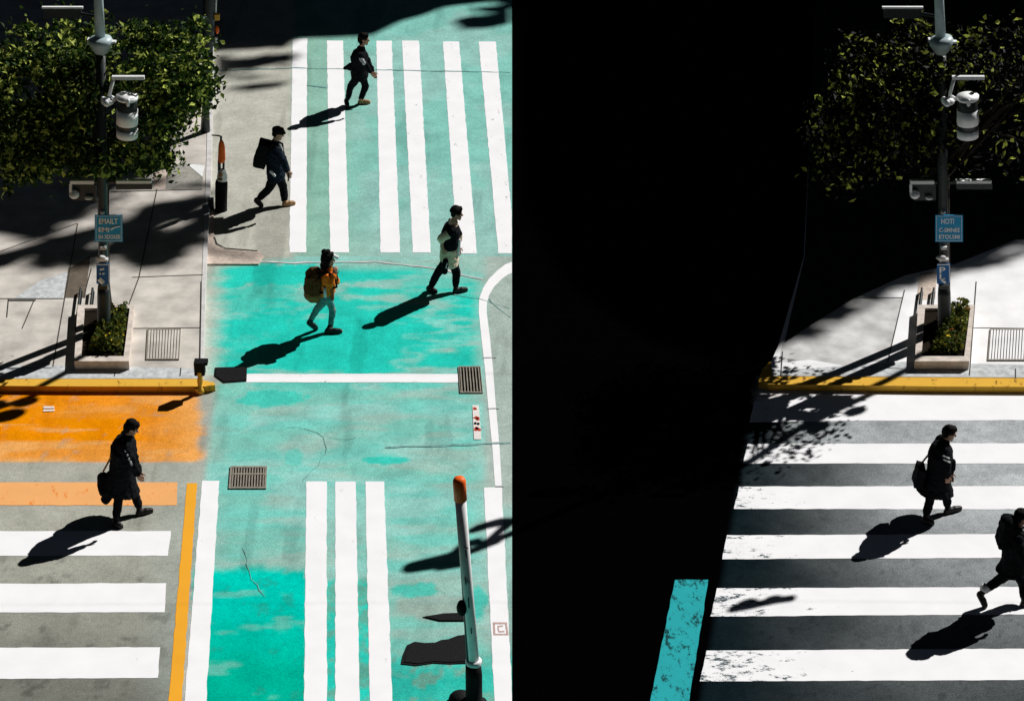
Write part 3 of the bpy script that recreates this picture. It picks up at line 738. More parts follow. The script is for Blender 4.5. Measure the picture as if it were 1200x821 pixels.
planter_and_tree(985, M['leaf_r'], 'pale concrete planter holding a lamp post and flowers in the dark street half', 'shadowed street tree with few yellow lit leaves in the upper right', 17000, 12)
# low dark rails beside each planter
for D, lb in ((0, 'left'), (985, 'right')):
    for x0, x1, w_ in ((95, 89.5, 'farther from'), (109, 104, 'close against')):
        b = MB(); a, c = P(x0+D, 343, SH), P(x1+D, 386 if x1 < 95 else 386, SH)
        b.tube([a+Vector((0, 0, .0)), a+Vector((0, 0, .09)), c+Vector((0, 0, .09)), c], .022, 10)
        if w_.startswith('close'): c2 = P(101+D, 352, SH)
        r = b.build('edging_rail', M['pole_d'])
        mb = MB().poly(G([(x0-1.6+D, 342), (x0+2+D, 342), (x1+2+D, 388), (x1-1.6+D, 388)], SH), SH, SH+.012); mb.build('base_strip', M['blk'], r)
        tag(r, 'low dark metal rail %s the %s planter' % (w_, 'orange corner' if lb == 'left' else 'dark half'), 'rail')

# ------------------------------------------------------------------ grates
def grate(name, px, z, nb, frame, label, two=False, barw=.5, m_bar=None, m_hole=None):
    q = [P(x, y, z) for x, y in px]           # TL, TR, BR, BL
    root = thing(name, label, 'drain grate', (q[3]+q[1])/2)
    L = lambda a, b: (q[0].lerp(q[1], a)).lerp(q[3].lerp(q[2], a), b)
    MB().sheet([L(0, 0), L(1, 0), L(1, 1), L(0, 1)], z+.005).build('slots', m_hole or M['hole'], root)
    fw = frame; b = MB()
    for (a0, a1, b0, b1) in ((0, 1, 0, fw), (0, 1, 1-fw, 1), (0, fw*.7, fw, 1-fw), (1-fw*.7, 1, fw, 1-fw)):
        b.poly([L(a0, b0), L(a1, b0), L(a1, b1), L(a0, b1)], z+.001, z+.022)
    if two: b.poly([L(fw*.7, .32), L(1-fw*.7, .32), L(1-fw*.7, .38), L(fw*.7, .38)], z+.006, z+.021)
    b.build('frame', M['iron'], root)
    b = MB()
    for k in range(nb):
        a = fw*.7+(1-fw*1.4)*(k+.5)/nb; w = (1-fw*1.4)/nb*barw/2
        b.poly([L(a-w, fw), L(a+w, fw), L(a+w, 1-fw), L(a-w, 1-fw)], z+.006, z+.018)
    b.build('bars', m_bar or M['iron'], root); return root
grate('drain_grate', ((537, 430), (563, 430), (566, 461), (539, 461)), 0, 7, .04, 'dark street drain at the right end of the white stop line', barw=.42)
grate('drain_grate', ((270, 547), (313, 547), (312, 573), (268, 573)), 0, 12, .07, 'small two row drain on pale teal road left of the three white bars', True, .5)
grate('sidewalk_grate', ((173, 386), (212, 386), (210, 422), (171, 422)), SH, 11, .03, 'pale ribbed utility cover in the sunlit sidewalk beside the orange corner planter', barw=.72, m_bar=M['walk'], m_hole=M['joint'])
grate('sidewalk_grate', ((1160, 386), (1206, 386), (1204, 423), (1157, 423)), SH, 13, .03, 'pale ribbed utility cover cut by the right edge of the view', barw=.72, m_bar=M['walk_r'], m_hole=M['joint'])

# road plate with red marks, and the little square stamp
b = MB().poly(G(((553.5, 475), (561, 475), (564, 515), (555.5, 515))), .003, .010); lp = tag(b.build('marker_plate', M['cream']), 'narrow cream marker strip with red marks on the teal road', 'marker')
b = MB()
for x0, y0, x1, y1, w in ((554.8, 478, 558, 479, .02), (554.8, 480.2, 558.8, 479.6, .02), (556, 489, 561, 491, .04), (558, 492, 561.5, 491, .04), (557, 501, 563, 505, .03), (556.5, 505, 560, 501.5, .03)):
    a, c = P(x0, y0), P(x1, y1); d = (c-a).normalized(); n_ = Vector((-d.y, d.x, 0))*w
    b.add([(p.x, p.y, .0135) for p in (a-n_, c-n_, c+n_, a+n_)], [(0, 1, 2, 3)])
b.build('red_lettering', M['red'], lp)
b = MB()
for x, y in ((557, 496.5), (560.5, 497)):
    c = P(x, y); b.sheet([(c.x+.025*math.cos(t), c.y+.04*math.sin(t)) for t in [k*.785 for k in range(8)]], .0137)
b.build('dark_dots', M['hole'], lp)
b = MB()
for q in (((577.5, 729), (594, 729), (594.3, 731), (577.8, 731)), ((578.3, 742.3), (596, 742.3), (596, 744), (578.4, 744)), ((577.8, 731.2), (580, 731.2), (580.6, 742.2), (578.2, 742.2)), ((592, 731.2), (594.3, 731.2), (595.8, 742.2), (593.6, 742.2)),
          ((583, 733), (589, 732.4), (589.6, 734), (583.2, 734.6)), ((583, 734.8), (584.6, 734.8), (585, 739), (583.4, 739)), ((584, 739.2), (591, 738.8), (591.4, 740.4), (584.6, 740.6))):
    b.sheet(G(q), .0072)
tag(b.build('square_stamp', M['redpale']), 'faded reddish square stamp on the white lane line', 'stamp')

# black plates standing in for cast shadows on the road
def add_shadow_plate(px, label, hgt=.012):
    q = G(px); b = MB().poly(q, .002, hgt)
    r = b.build('shadow_plate', M['blk'])
    cx = sum(p[0] for p in q)/len(q); cy = sum(p[1] for p in q)/len(q)
    ins = [(cx+(p[0]-cx)*.9, cy+(p[1]-cy)*.9) for p in q]
    MB().poly(ins, hgt+.001, hgt+.010).build('shadow_plate_top', M['blk'], r)
    return tag(r, label, 'mat')  # no real mat: plate stands in for a cast shadow
add_shadow_plate(((252, 431), (289.5, 430), (289, 447), (262, 449), (251, 441)), 'black plate standing in for shadow at the left end of the white stop line')
add_shadow_plate(((477, 756), (486, 752), (497, 753.5), (510, 753), (517, 750), (526, 749), (536, 745), (549, 743), (551, 777), (528, 778), (508, 777), (488, 780), (470, 778), (472, 768)), 'large black shadow plate left of the white orange tipped post')
add_shadow_plate(((495, 723), (520, 719), (548, 718), (549, 728), (515, 728)), 'narrow black shadow wedge above the large shadow plate')

# ------------------------------------------------------------------ delineator post, lower right of the bright half
Yp = P(556, 828).y
v = lambda x, y, dy=0.0: V(x, y, Yp+dy)
root = thing('delineator_post', 'tall white post with orange tip and black base on the road', 'post', v(557, 828))
MB().tube([v(557.5, 830), v(557.5, 824), v(555.5, 822), v(555.3, 790), v(554.5, 777)], [.16, .16, .115, .115, .105], 24).build('post_base', M['blk'], root, True)
MB().tube([v(555.5, 781), v(555, 774), v(554.9, 772)], [.09, .115, .095], 24).build('base_collar', M['wh'], root, True)
MB().tube([v(555, 776), v(547, 680), v(539.5, 583)], [.078, .075, .074], 24).build('post', M['wh'], root, True)
MB().tube([v(539.6, 585), v(538.2, 563), v(537.9, 560), v(537.8, 559)], [.086, .086, .066, .03], 24).build('orange_cap', M['org'], root, True)
b = MB()
for x0, y0, x1, y1 in ((543.5, 640, 548.5, 642), (545, 676, 546, 684), (547, 680, 550, 682), (545.5, 644, 546.5, 652), (552, 736, 552.5, 742), (549, 700, 549.6, 712)):
    b.tube([v(x0, y0, -.087), v(x1, y1, -.087)], .008, 6)
b.build('scuffs', M['blk'], root)
b = MB().tube([v(537.2, 590, -.02), v(544.5, 705, -.02), v(549, 776, -.02)], .028, 10); b.build('side_rail', M['pole_d'], root, True)
MB().ell(v(541, 712, -.05), (.07, .06, .13)).cap(v(541, 712), v(546, 716), .04, .03).build('side_knob', M['blk'], root, True)
MB().ell((P(540, 822).x, P(540, 822).y, .06), (.17, .16, .10)).build('base_foot', M['blk'], root, True)

# ------------------------------------------------------------------ bollard with orange tip by the sidewalk
Yb = P(259, 246).y; v = lambda x, y, dy=0.0: V(x, y, Yb+dy)
root = thing('traffic_bollard', 'black bollard with white collar and orange tip beside the kerb', 'bollard', v(259, 246))
MB().tube([v(259, 250), v(259, 247), v(259, 245), v(259.5, 214), v(259.5, 211)], [.15, .14, .115, .118, .10], 24).build('body', M['blk'], root, True)
MB().tube([v(260, 214), v(260.5, 207), v(260, 200), v(260, 198)], [.09, .10, .075, .04], 20).build('collar', M['wh'], root, True)
b = MB().ell(v(258.6, 205, -.09), (.035, .03, .05)); b.ell(v(258, 210, -.09), (.05, .03, .03)); b.build('lock_plate', M['c_brown'], root, True)
b = MB().tube([v(257, 201), v(257, 187)], .03, 10).tube([v(262, 201), v(262, 189)], .022, 10); b.build('stem', M['pole_d'], root, True)
MB().tube([v(259.5, 190), v(259.8, 187), v(259.8, 172), v(259.5, 167), v(259, 164)], [.05, .072, .062, .045, .02], 16).build('orange_tip', M['org'], root, True)
MB().tube([v(259, 166), v(259, 160), v(256, 159), v(248, 158.5)], [.025, .022, .015, .012], 8).build('hook', M['pole_d'], root, True)
MB().box(v(247.5, 240, .0), (.10, .12, .26)).build('side_box', M['pole_d'], root)

# dark post on the kerb, upper left
Yk = P(241, 154, SH).y; v = lambda x, y, dy=0.0: V(x, y, Yk+dy)
root = thing('signal_post', 'thick dark post rising from the kerb right of the tree', 'post', v(240.5, 154))
MB().tube([v(240.5, 157), v(241, 128), v(242, 103)], [.10, .075, .085], 18).build('lower_post', M['pole_d'], root, True)
MB().tube([v(242, 102), v(242.3, 98)], [.11, .11], 18).build('clamp_band', M['pink'], root, True)
MB().tube([v(242.2, 98), v(243.5, 50), v(245, 0), v(246, -60)], [.10, .11, .12, .12], 18).build('upper_post', M['pole_d'], root, True)
MB().tube([v(253.5, -60), v(253.3, 0), v(252.9, 16)], .016, 8).build('conduit', M['wh'], root, True)
b = MB().box(v(254.5, 20), (.09, .1, .12)); b.build('yellow_fitting', M['yellow'], root)
MB().ell(v(254.5, 35), (.04, .05, .09)).build('amber_lamp', M['org'], root, True)
MB().tube([v(253, 44), v(253, 50)], .03, 8).build('white_fitting', M['wh'], root); MB().box(v(238.5, 20.5, -.14), (.12, .05, .05)).build('white_fitting', M['wh'], root)

# short yellow post on the corner of the kerb
Yh = P(234, 453, SH).y; v = lambda x, y, dy=0.0: V(x, y, Yh+dy)
root = thing('corner_post', 'short yellow post with black square cap on the kerb corner', 'post', v(234.5, 455))
MB().tube([v(234.5, 458.5), v(234.5, 455.5), v(234.4, 453), v(234.4, 446), v(234.4, 441), v(234.4, 438)], [.085, .07, .035, .05, .038, .035], 14).build('post', M['yellow'], root, True)
MB().ell(v(234, 437, -.05), (.055, .05, .05)).build('fitting', M['yellow'], root, True); MB().ell(v(231, 456, -.03), (.05, .04, .04)).build('fitting', M['yellow'], root, True)
MB().box(v(234, 430), (.17, .17, .24)).box(v(238.5, 424, .02), (.14, .14, .06)).box(v(229, 426), (.05, .05, .07)).build('cap_box', M['blk'], root)
# scrap lying on the orange paint, and a bar
b = MB().poly(G(((51, 476.5), (63.5, 476.5), (64, 478.6), (51, 478.8))), .006, .012); b.poly(G(((51, 480.2), (64, 480), (64, 482), (50.5, 482.5))), .006, .012)
tag(b.build('paper_strip', M['cream']), 'two pale paper strips lying on the orange paint', 'paper strips')

# ------------------------------------------------------------------ people
def frame(f, up=Vector((0, 0, 1))):
    f = f.normalized(); l = up.cross(f).normalized(); u = f.cross(l)
    return Matrix((f, l, u)).transposed()
def person(label, cat, foot, J, o):
    """J: joints as (px, py, lateral metres, + = far side); a joint written ('g', px, py, z) stands on the ground plane"""
    Y0 = P(*foot).y
    def q(k):
        a = J[k]
        if a[0] == 'g': return P(a[1], a[2], a[3])
        return V(a[0], a[1], Y0+a[2])
    j = {k: q(k) for k in J}
    hip, chest, neck, head = j['hip'], j['chest'], j['neck'], j['head']
    sp = (neck-chest).normalized()
    sw = o.get('sw', .175); yaw = math.radians(o.get('yaw', 0)); lat = Vector((-math.sin(yaw), math.cos(yaw), 0))
    shc = neck-sp*.09
    for s, k in ((1, 'L'), (-1, 'R')):
        j['sh'+k] = shc+lat*s*sw; j['hp'+k] = hip+lat*s*.09
    root = thing('person', label, cat, (hip.x, Y0, 0)); 
    r = o.get('fat', 1.0)
    fwd = Vector((math.cos(yaw), math.sin(yaw), 0))
    hy = math.radians(o.get('hyaw', 0)); hp_ = math.radians(o.get('hpitch', -8))
    HF = frame(Vector((math.cos(hy)*math.cos(hp_), math.sin(hy)*math.cos(hp_), math.sin(hp_))))
    H = lambda x, y, z: head+HF @ Vector((x, y, z))
    # body
    b = MB()
    b.ell(H(-.008, 0, .03), (.096, .076, .092), HF).ell(H(.022, 0, -.035), (.068, .058, .085), HF)
    b.cap(H(.084, 0, .012), H(.108, 0, -.022), .010, .016)                    # nose
    b.ell(H(.082, 0, -.062), (.016, .026, .008), HF).ell(H(.084, 0, -.076), (.014, .022, .008), HF).ell(H(.068, 0, -.105), (.026, .028, .02), HF)
    for s in (1, -1): b.ell(H(-.005, s*.078, -.005), (.022, .010, .034), HF); b.ell(H(.078, s*.030, .030), (.016, .024, .008), HF)
    b.cap(neck-sp*.06, H(-.015, 0, -.06), .060, .052)
    b.loft([(hip-Vector((0, 0, .06)), .08, .12), (hip, .115, .165), (hip.lerp(chest, .5), .10, .135), (chest, .115, .16), (shc, .10, .165), (neck-sp*.02, .06, .08)])
    for k in 'LR':
        b.cap(j['sh'+k], j['el'+k], .050, .040); b.cap(j['el'+k], j['ha'+k], .038, .026)
        b.cap(j['hp'+k], j['kn'+k], .082, .056); b.cap(j['kn'+k], j['an'+k], .054, .036)
        b.cap(j['an'+k]-Vector((0, 0, .0)), j['he'+k], .036, .034); b.cap(j['he'+k], j['to'+k], .036, .026)
        d = (j['ha'+k]-j['el'+k]).normalized(); hd = j['ha'+k]+d*.045; side = lat-d*lat.dot(d); side.normalize(); nrm = d.cross(side)
        curl = nrm if nrm.dot(fwd) > 0 else -nrm
        # palm and five fingers, slightly curled
        b.ell(hd, (.052, .040, .018), Matrix((d, curl, side)).transposed())
        for i, (ff, L) in enumerate(((.030, .062), (.011, .072), (-.009, .066), (-.028, .052))):
            a0 = hd+d*.040+curl*ff; a1 = a0+d*L*.55+side*(-.012 if k == 'L' else .012); a2 = a1+d*L*.30+side*(-.03 if k == 'L' else .03)
            b.cap(a0, a1, .0105, .0095); b.cap(a1, a2, .0095, .008)
        t0 = hd+curl*.030-d*.015; b.cap(t0, t0+curl*.028+d*.03, .012, .010); b.cap(t0+curl*.028+d*.03, t0+curl*.034+d*.062, .010, .008)
    b.build('body', M[o.get('skin', 'skin')], root, True, remesh=.008, smooth_it=1)
    for s in (1, -1): MB().ell(H(.083, s*.030, .014), (.009, .013, .009), HF).build('eye', M['eye'], root, True)
    # hair
    hb = MB(); hb.ell(H(-.022, 0, .048), (.110, .096, .098), HF); hb.cap(H(.06, -.03, .10), H(.05, .03, .105), .03, .03)
    if o.get('hair') == 'long': 
        hb.ell(H(-.06, 0, -.02), (.075, .095, .13), HF); hb.ell(H(-.07, 0, -.12), (.06, .10, .10), HF)
        for s in (1, -1): hb.cap(H(.01, s*.075, .02), H(-.02, s*.085, -.16), .035, .03)
    elif o.get('hair') == 'mid': hb.ell(H(-.055, 0, -.01), (.075, .088, .11), HF); hb.ell(H(-.05, 0, -.07), (.05, .08, .06), HF)
    else: hb.ell(H(-.05, 0, .0), (.065, .080, .085), HF)
    hb.build('hair', M['hair'], root, True, remesh=.011, smooth_it=1, crumple=.012)
    # trousers
    t = MB(); w = o.get('leg', 1.0)
    t.loft([(hip-Vector((0, 0, .10)), .10, .14), (hip, .14, .185), (hip+Vector((0, 0, .10)), .125, .165)])
    for k in 'LR':
        t.cap(j['hp'+k], j['kn'+k], .100*w, .074*w); t.cap(j['kn'+k], j['an'+k]+(j['kn'+k]-j['an'+k]).normalized()*.03, .074*w, .060*w)
    t.build('trousers', M[o['trousers']], root, True, remesh=.012, smooth_it=2, crumple=.010)
    # shoes
    for k in 'LR':
        sh = MB(); he, to, an = j['he'+k], j['to'+k], j['an'+k]
        d = (to-he); sh.cap(he+d*.05, to-d*.12, .048, .042); sh.cap(he+d*.1, an, .048, .048); sh.cap(he+d*.55, to-d*.08, .052, .040)
        n_ = Vector((0, 0, -.022)); sh.cap(he+n_, to-d*.1+n_, .046, .044)
        sh.build('shoe', M[o.get('shoe'+k, o.get('shoe', 'shoe'))], root, True, remesh=.009, smooth_it=1)
    # jacket or coat
    c = MB()
    rr = o.get('jr', 1.0)
    rings = []
    if 'hem' in j:
        hem = j['hem']; hx, hyy = o.get('hemr', (.24, .26))
        rings += [(hem, hx, hyy), (hem.lerp(hip, .5), (hx+.16)/2*1.04, (hyy+.2)/2*1.03)]
    else: rings += [(hip-Vector((0, 0, o.get('jlen', .04))), .155*rr, .20*rr)]
    rings += [(hip+(chest-hip)*.12, .155*rr, .20*rr), (hip.lerp(chest, .55), .145*rr, .185*rr), (chest, .155*rr, .205*rr), (shc, .13*rr, .20), (neck-sp*.035, .085, .11)]
    c.loft(rings)
    for k in 'LR':
        c.cap(j['sh'+k], j['el'+k], .077*rr, .064*rr)
        fr = o.get('sleeve', .88); c.cap(j['el'+k], j['el'+k].lerp(j['ha'+k], fr), .063*rr, .048*rr)
    c.cap(neck-sp*.06, neck+sp*.0, .085, .082)
    if 'hood' in o: c.ell(neck-fwd*.09-sp*.03, (.10, .13, .09))
    c.build(o.get('top', 'jacket'), M[o['jacket']], root, True, remesh=.013, smooth_it=2, crumple=.014)
    L = [ (j['kn'+k]-j['hp'+k]).length for k in 'LR']+[(j['an'+k]-j['kn'+k]).length for k in 'LR']
    print('PERSON', label[:30], 'top z %.2f' % (head.z+.13), 'legs', ['%.2f' % x for x in L], 'torso %.2f' % (neck-hip).length, 'arms', ['%.2f' % (j['el'+k]-j['sh'+k]).length for k in 'LR'], ['%.2f' % (j['ha'+k]-j['el'+k]).length for k in 'LR'])
    return root, j, dict(H=H, HF=HF, lat=lat, fwd=fwd, sp=sp, shc=shc, Y0=Y0)

# 1 top of the crosswalk
p1, j, k = person('person in black jacket with grey sleeve walking along the far end of the crosswalk', 'person', (420, 121),
    dict(head=(426.5, 46, 0), neck=(423.5, 57, 0), chest=(421, 67, 0), hip=(421, 86, 0),
         elL=(431, 73, .20), haL=(437, 84, .16), elR=(427, 75, -.24), haR=(435, 85, -.24),
         knL=(428.5, 101, .06), anL=('g', 423, 116, .12), heL=('g', 421.5, 119, .05), toL=('g', 433, 119.5, .04),
         knR=(411, 101, -.08), anR=(408, 114.5, -.09), heR=(405.5, 118, -.09), toR=('g', 407.5, 124.5, .04)),
    dict(hair='mid', trousers='c_black', jacket='c_black', hyaw=-5, shoeL='tan', jlen=.10, jr=1.15))
b = MB().cap(j['shR']+Vector((.01, -.035, -.02)), j['shR'].lerp(j['elR'], .8)+Vector((.01, -.04, 0)), .052, .05); b.build('sleeve_panel', M['bluegrey'], p1, True)
b = MB(); h_ = V(411, 80, P(420, 121).y); b.cap(h_+Vector((0, 0, .05)), h_+Vector((-.13, 0, .0)), .07, .03); b.cap(h_+Vector((.12, 0, -.02)), h_+Vector((-.12, 0, .01)), .08, .03); b.build('jacket_tail', M['c_black'], p1, True, remesh=.015, smooth_it=2)
# 2 man with backpack
p2, j, k = person('person in dark suit with black backpack stepping onto the crosswalk with a phone', 'person', (322, 240),
    dict(head=(325.8, 156.5, 0), neck=(322.5, 167, 0), chest=(321.5, 179, 0), hip=(323, 203, 0),
         elL=(333, 190, .22), haL=(337, 200, .20), elR=(331, 187, -.24), haR=(336.5, 201, -.26),
         knL=(332, 219, .10), anL=('g', 333.5, 235, .10), heL=('g', 333, 238.5, .05), toL=('g', 345, 237.5, .04),
         knR=(314.5, 222, -.08), anR=(304, 232, -.1), heR=(300, 234, -.1), toR=('g', 307, 240.5, .04)),
    dict(hair='short', trousers='c_black', jacket='c_navy', hpitch=-18, shoeL='tan', shoeR='shoe', fat=1.1, jr=1.12, leg=1.1, jlen=.10))
b = MB().ell(k['H'](.035, 0, .05), (.10, .086, .055), k['HF']); b.cap(k['H'](.07, 0, .055), k['H'](.125, 0, .045), .03, .02); b.ell(k['H'](-.02, 0, .06), (.103, .092, .08), k['HF']); b.build('cap', M['c_black'], p2, True, remesh=.011, smooth_it=2)
b = MB().cap(k['shc']+Vector((.10, -.05, .05)), k['shc']+Vector((.14, -.03, -.06)), .03, .02); b.build('white_collar', M['c_white'], p2, True)
b = MB(); c0 = V(307.5, 180, k['Y0']); R = Matrix.Rotation(math.radians(-17), 3, 'Y')
b.box(c0, (.23, .34, .50), 0, math.radians(17)); b.box(c0+Vector((-.12, 0, -.08)), (.07, .26, .26), 0, math.radians(17))
bp = tag(b.build('backpack', M['c_black'], None, True, remesh=.02, smooth_it=5, crumple=.012), 'black square backpack worn by the person in the dark suit', 'backpack')
b = MB()
for s in (.12, -.12): b.tube([k['shc']+Vector((-.13, s, -.02)), k['shc']+Vector((-.02, s*1.1, .10)), k['shc']+Vector((.13, s*1.1, .0)), j['chest']+Vector((.16, s*1.1, -.1)), j['hip']+Vector((-.08, s*1.5, .12))], .022, 8)
b.build('strap', M['pole_d'], bp, True)
b = MB().cap(V(317.5, 201, k['Y0']-.24), V(322, 206, k['Y0']-.26), .030, .022); b.build('white_cloth_tip', M['c_white'], p2, True)
b = MB().box(j['haR']+Vector((.02, -.01, -.11)), (.022, .07, .15), 0, .1); ph = tag(b.build('phone', M['blk']), 'black phone held down by the person in the dark suit', 'phone')
MB().box(j['haR']+Vector((.034, -.01, -.108)), (.004, .06, .13), 0, .1).build('screen', M['eye'], ph)
# 3 woman in orange
p3, j, k = person('person in orange top with long dark hair walking over bright teal paint', 'person', (382, 387),
    dict(head=(385, 303.5, 0), neck=(384, 314.5, 0), chest=(384, 326, 0), hip=(382.5, 347, 0),
         elL=(394, 330, .18), haL=(391, 320, .10), elR=(388, 331, -.22), haR=(391, 322, -.16),
         knL=(390, 364, .06), anL=('g', 387.5, 381, .11), heL=('g', 383, 387, .05), toL=('g', 400, 387.5, .04),
         knR=(371.5, 362, -.08), anR=(365, 373.5, -.08), heR=(362, 377, -.08), toR=('g', 371, 384, .04)),
    dict(hair='long', trousers='c_teal', jacket='c_orange', top='sweater', hpitch=-8, sw=.15, leg=.85, jr=.98, jlen=-.08, sleeve=.8))
b = MB().ell(k['H'](-.085, .0, .13), (.055, .055, .05)); b.ell(k['H'](-.03, .02, .135), (.05, .06, .035)); b.build('hair_bun', M['hair'], p3, True)
b = MB().ell(k['H'](.07, .03, .06), (.06, .07, .025), k['HF']); b.cap(k['H'](.075, -.02, .085), k['H'](.14, .03, .04), .03, .035); b.build('white_face_shape', M['c_white'], p3, True)  # white shape at the front of the face
b = MB(); hp = j['hip']; b.cap(V(388, 338, k['Y0']-.12), V(389.5, 350, k['Y0']-.12), .05, .035); b.cap(V(386, 338, k['Y0']+.1), V(388, 348, k['Y0']+.1), .05, .035); b.build('shirt_tail', M['c_rust'], p3, True, remesh=.012, smooth_it=2)
b = MB().tube([V(380.5, 336, k['Y0']-.2), V(381, 348, k['Y0']-.2)], .028, 8); b.build('light_strap', M['bluegrey'], p3, True)
b = MB(); b.cap(V(368, 322, k['Y0']), V(367, 338, k['Y0']), .15, .17); b.cap(V(363, 320, k['Y0']), V(371, 317, k['Y0']), .08, .07); b.box(V(368, 331, k['Y0']), (.26, .34, .34), 0, .12)
bp = tag(b.build('backpack', M['c_dkbrown'], None, True, remesh=.018, smooth_it=4, crumple=.018), 'bulky dark backpack worn by the person in orange', 'backpack')
b = MB().cap(V(364, 345, k['Y0']-.04), V(373, 346, k['Y0']-.04), .12, .11); b.cap(V(365, 349, k['Y0']-.06), V(372, 350, k['Y0']-.06), .08, .075); b.build('lower_pouch', M['c_brown'], bp, True, remesh=.015, smooth_it=3, crumple=.012)
b = MB()
for s in (.11, -.11): b.tube([k['shc']+Vector((-.16, s, -.02)), k['shc']+Vector((-.02, s*1.1, .10)), k['shc']+Vector((.13, s*1.1, .0)), j['chest']+Vector((.16, s*1.1, -.1)), j['hip']+Vector((-.08, s*1.5, .15))], .022, 8)
b.build('strap', M['c_black'], bp, True)
# 4 man in vest
p4, j, k = person('person in black vest over beige shirt walking left of the curved white line', 'person', (525, 340),
    dict(head=(535.2, 250, 0), neck=(531.5, 261, 0), chest=(528, 273, 0), hip=(526, 300, 0),
         elL=(538, 277, .22), haL=(538, 289, .22), elR=(516.5, 279, -.22), haR=(519, 291, -.22),
         knL=(535, 319, .06), anL=('g', 534, 335, .11), heL=('g', 533, 340, .05), toL=('g', 547, 338.5, .04),
         knR=(513.5, 319, -.08), anR=('g', 505.5, 334.5, .12), heR=('g', 502, 337, .07), toR=('g', 511, 341, .04)),
    dict(hair='short', trousers='c_black', jacket='c_beige', top='shirt', hpitch=-10, sleeve=.25, jlen=.16, shoeL='shoe', leg=1.05, jr=1.08))
b = MB(); sc_ = k['shc']
b.loft([(j['hip'].lerp(j['chest'], .42), .165, .215), (j['chest'], .17, .225), (sc_, .145, .215), (j['neck']-k['sp']*.03, .095, .12)])
for s in 'LR': b.cap(j['sh'+s], j['sh'+s].lerp(j['el'+s], .35 if s == 'R' else .8), .085, .078)
b.build('vest', M['c_black'], p4, True, remesh=.013, smooth_it=2, crumple=.012)
b = MB().cap(sc_+Vector((.12, -.08, -.22)), j['hip']+Vector((.15, -.05, .06)), .03, .05); b.build('shirt_front', M['c_white'], p4, True)
b = MB().cap(V(522, 306, k['Y0']-.22), V(521, 318, k['Y0']-.24), .055, .06); b.build('side_pouch', M['c_black'], p4, True, remesh=.015, smooth_it=2)
b = MB().tube([V(524, 308, k['Y0']-.27), V(522.5, 314, k['Y0']-.28), V(526, 314.5, k['Y0']-.26)], .012, 8); b.build('white_trim', M['c_white'], p4, True)
# 5 lower left coat
p5, j, k = person('hunched person in long black coat crossing white stripes on the left', 'person', (150, 601),
    dict(head=(154.5, 501, 0), neck=(149.5, 511, 0), chest=(144.5, 526, 0), hip=(142.5, 557, 0), hem=(139, 573, 0),
         elL=(157, 541, .22), haL=(163, 553, .18), elR=(154, 541, -.24), haR=(161.5, 556, -.22),
         knL=(157, 577, .06), anL=('g', 163, 594, .11), heL=('g', 162, 600, .05), toL=('g', 178, 597, .04),
         knR=(139.5, 582, -.12), anR=('g', 136, 606, .11), heR=('g', 134, 612, .05), toR=('g', 142, 616, .04)),
    dict(hair='mid', trousers='c_black', jacket='c_black', top='coat', hpitch=-30, jr=1.28, hemr=(.34, .30), leg=1.05, skin='skin'))
b = MB()
for t_ in (.15, .4, .65, .9): c0 = j['shR'].lerp(j['elR'], t_)+Vector((.01, -.078, .025)); b.cap(c0, c0+Vector((.015, 0, -.05)), .016, .014)
b.build('sleeve_trim', M['bluegrey'], p5, True)
b = MB(); b.cap(V(121, 560, k['Y0']), V(124, 574, k['Y0']), .10, .12); b.cap(V(128, 578, k['Y0']+.02), V(124, 585, k['Y0']+.02), .09, .075)
bg = tag(b.build('shoulder_bag', M['c_black'], None, True, remesh=.015, smooth_it=3, crumple=.01), 'black bag hanging behind the hunched person on the left', 'bag')
MB().tube([V(121, 552, k['Y0']-.05), V(133, 530, k['Y0']-.15), k['shc']+Vector((-.02, -.15, .11))], .015, 8).build('strap', M['c_brown'], bg, True)
# 6 right coat
p6, j, k = person('person in long black coat crossing white stripes in the dark half', 'person', (1098, 600),
    dict(head=(1112.5, 507.5, 0), neck=(1107, 517, 0), chest=(1102, 531, 0), hip=(1099, 560, 0), hem=(1095.5, 575, 0),
         elL=(1113, 544, .22), haL=(1114, 553, .2), elR=(1109, 541, -.24), haR=(1110, 558, -.24),
         knL=(1108, 577, .06), anL=('g', 1110.5, 592, .11), heL=('g', 1109, 598, .05), toL=('g', 1126, 594.5, .04),
         knR=(1090, 584, -.12), anR=('g', 1085.5, 603, .11), heR=('g', 1083, 609, .05), toR=('g', 1093, 612, .04)),
    dict(hair='short', trousers='c_black', jacket='c_black', top='coat', hpitch=-15, jr=1.22, hemr=(.30, .28), leg=1.05))
b = MB()
for t_ in (.35, .75): c0 = j['shR'].lerp(j['elR'], t_)+Vector((.0, -.085, .02)); b.cap(c0+Vector((-.045, .01, .03)), c0+Vector((.045, .01, -.02)), .012, .014)
b.build('sleeve_highlight', M['c_white'], p6, True)  # white caps paint the highlights on the arm
b = MB().cap(V(1116, 541, k['Y0']+.1), V(1116, 549, k['Y0']+.1), .055, .05); tag(b.build('cup', M['c_black'], None, True), 'small dark pouch held by the person in the dark half', 'pouch')
b = MB(); b.box(V(1077, 556, k['Y0']), (.13, .30, .34), 0, .15)
bg = tag(b.build('shoulder_bag', M['c_black'], None, True, remesh=.02, smooth_it=3, crumple=.008), 'black bag hanging behind the person in the dark half', 'bag')
MB().tube([V(1078, 545, k['Y0']-.05), V(1090, 530, k['Y0']-.18), k['shc']+Vector((-.02, -.15, .11))], .015, 8).build('strap', M['c_black'], bg, True)
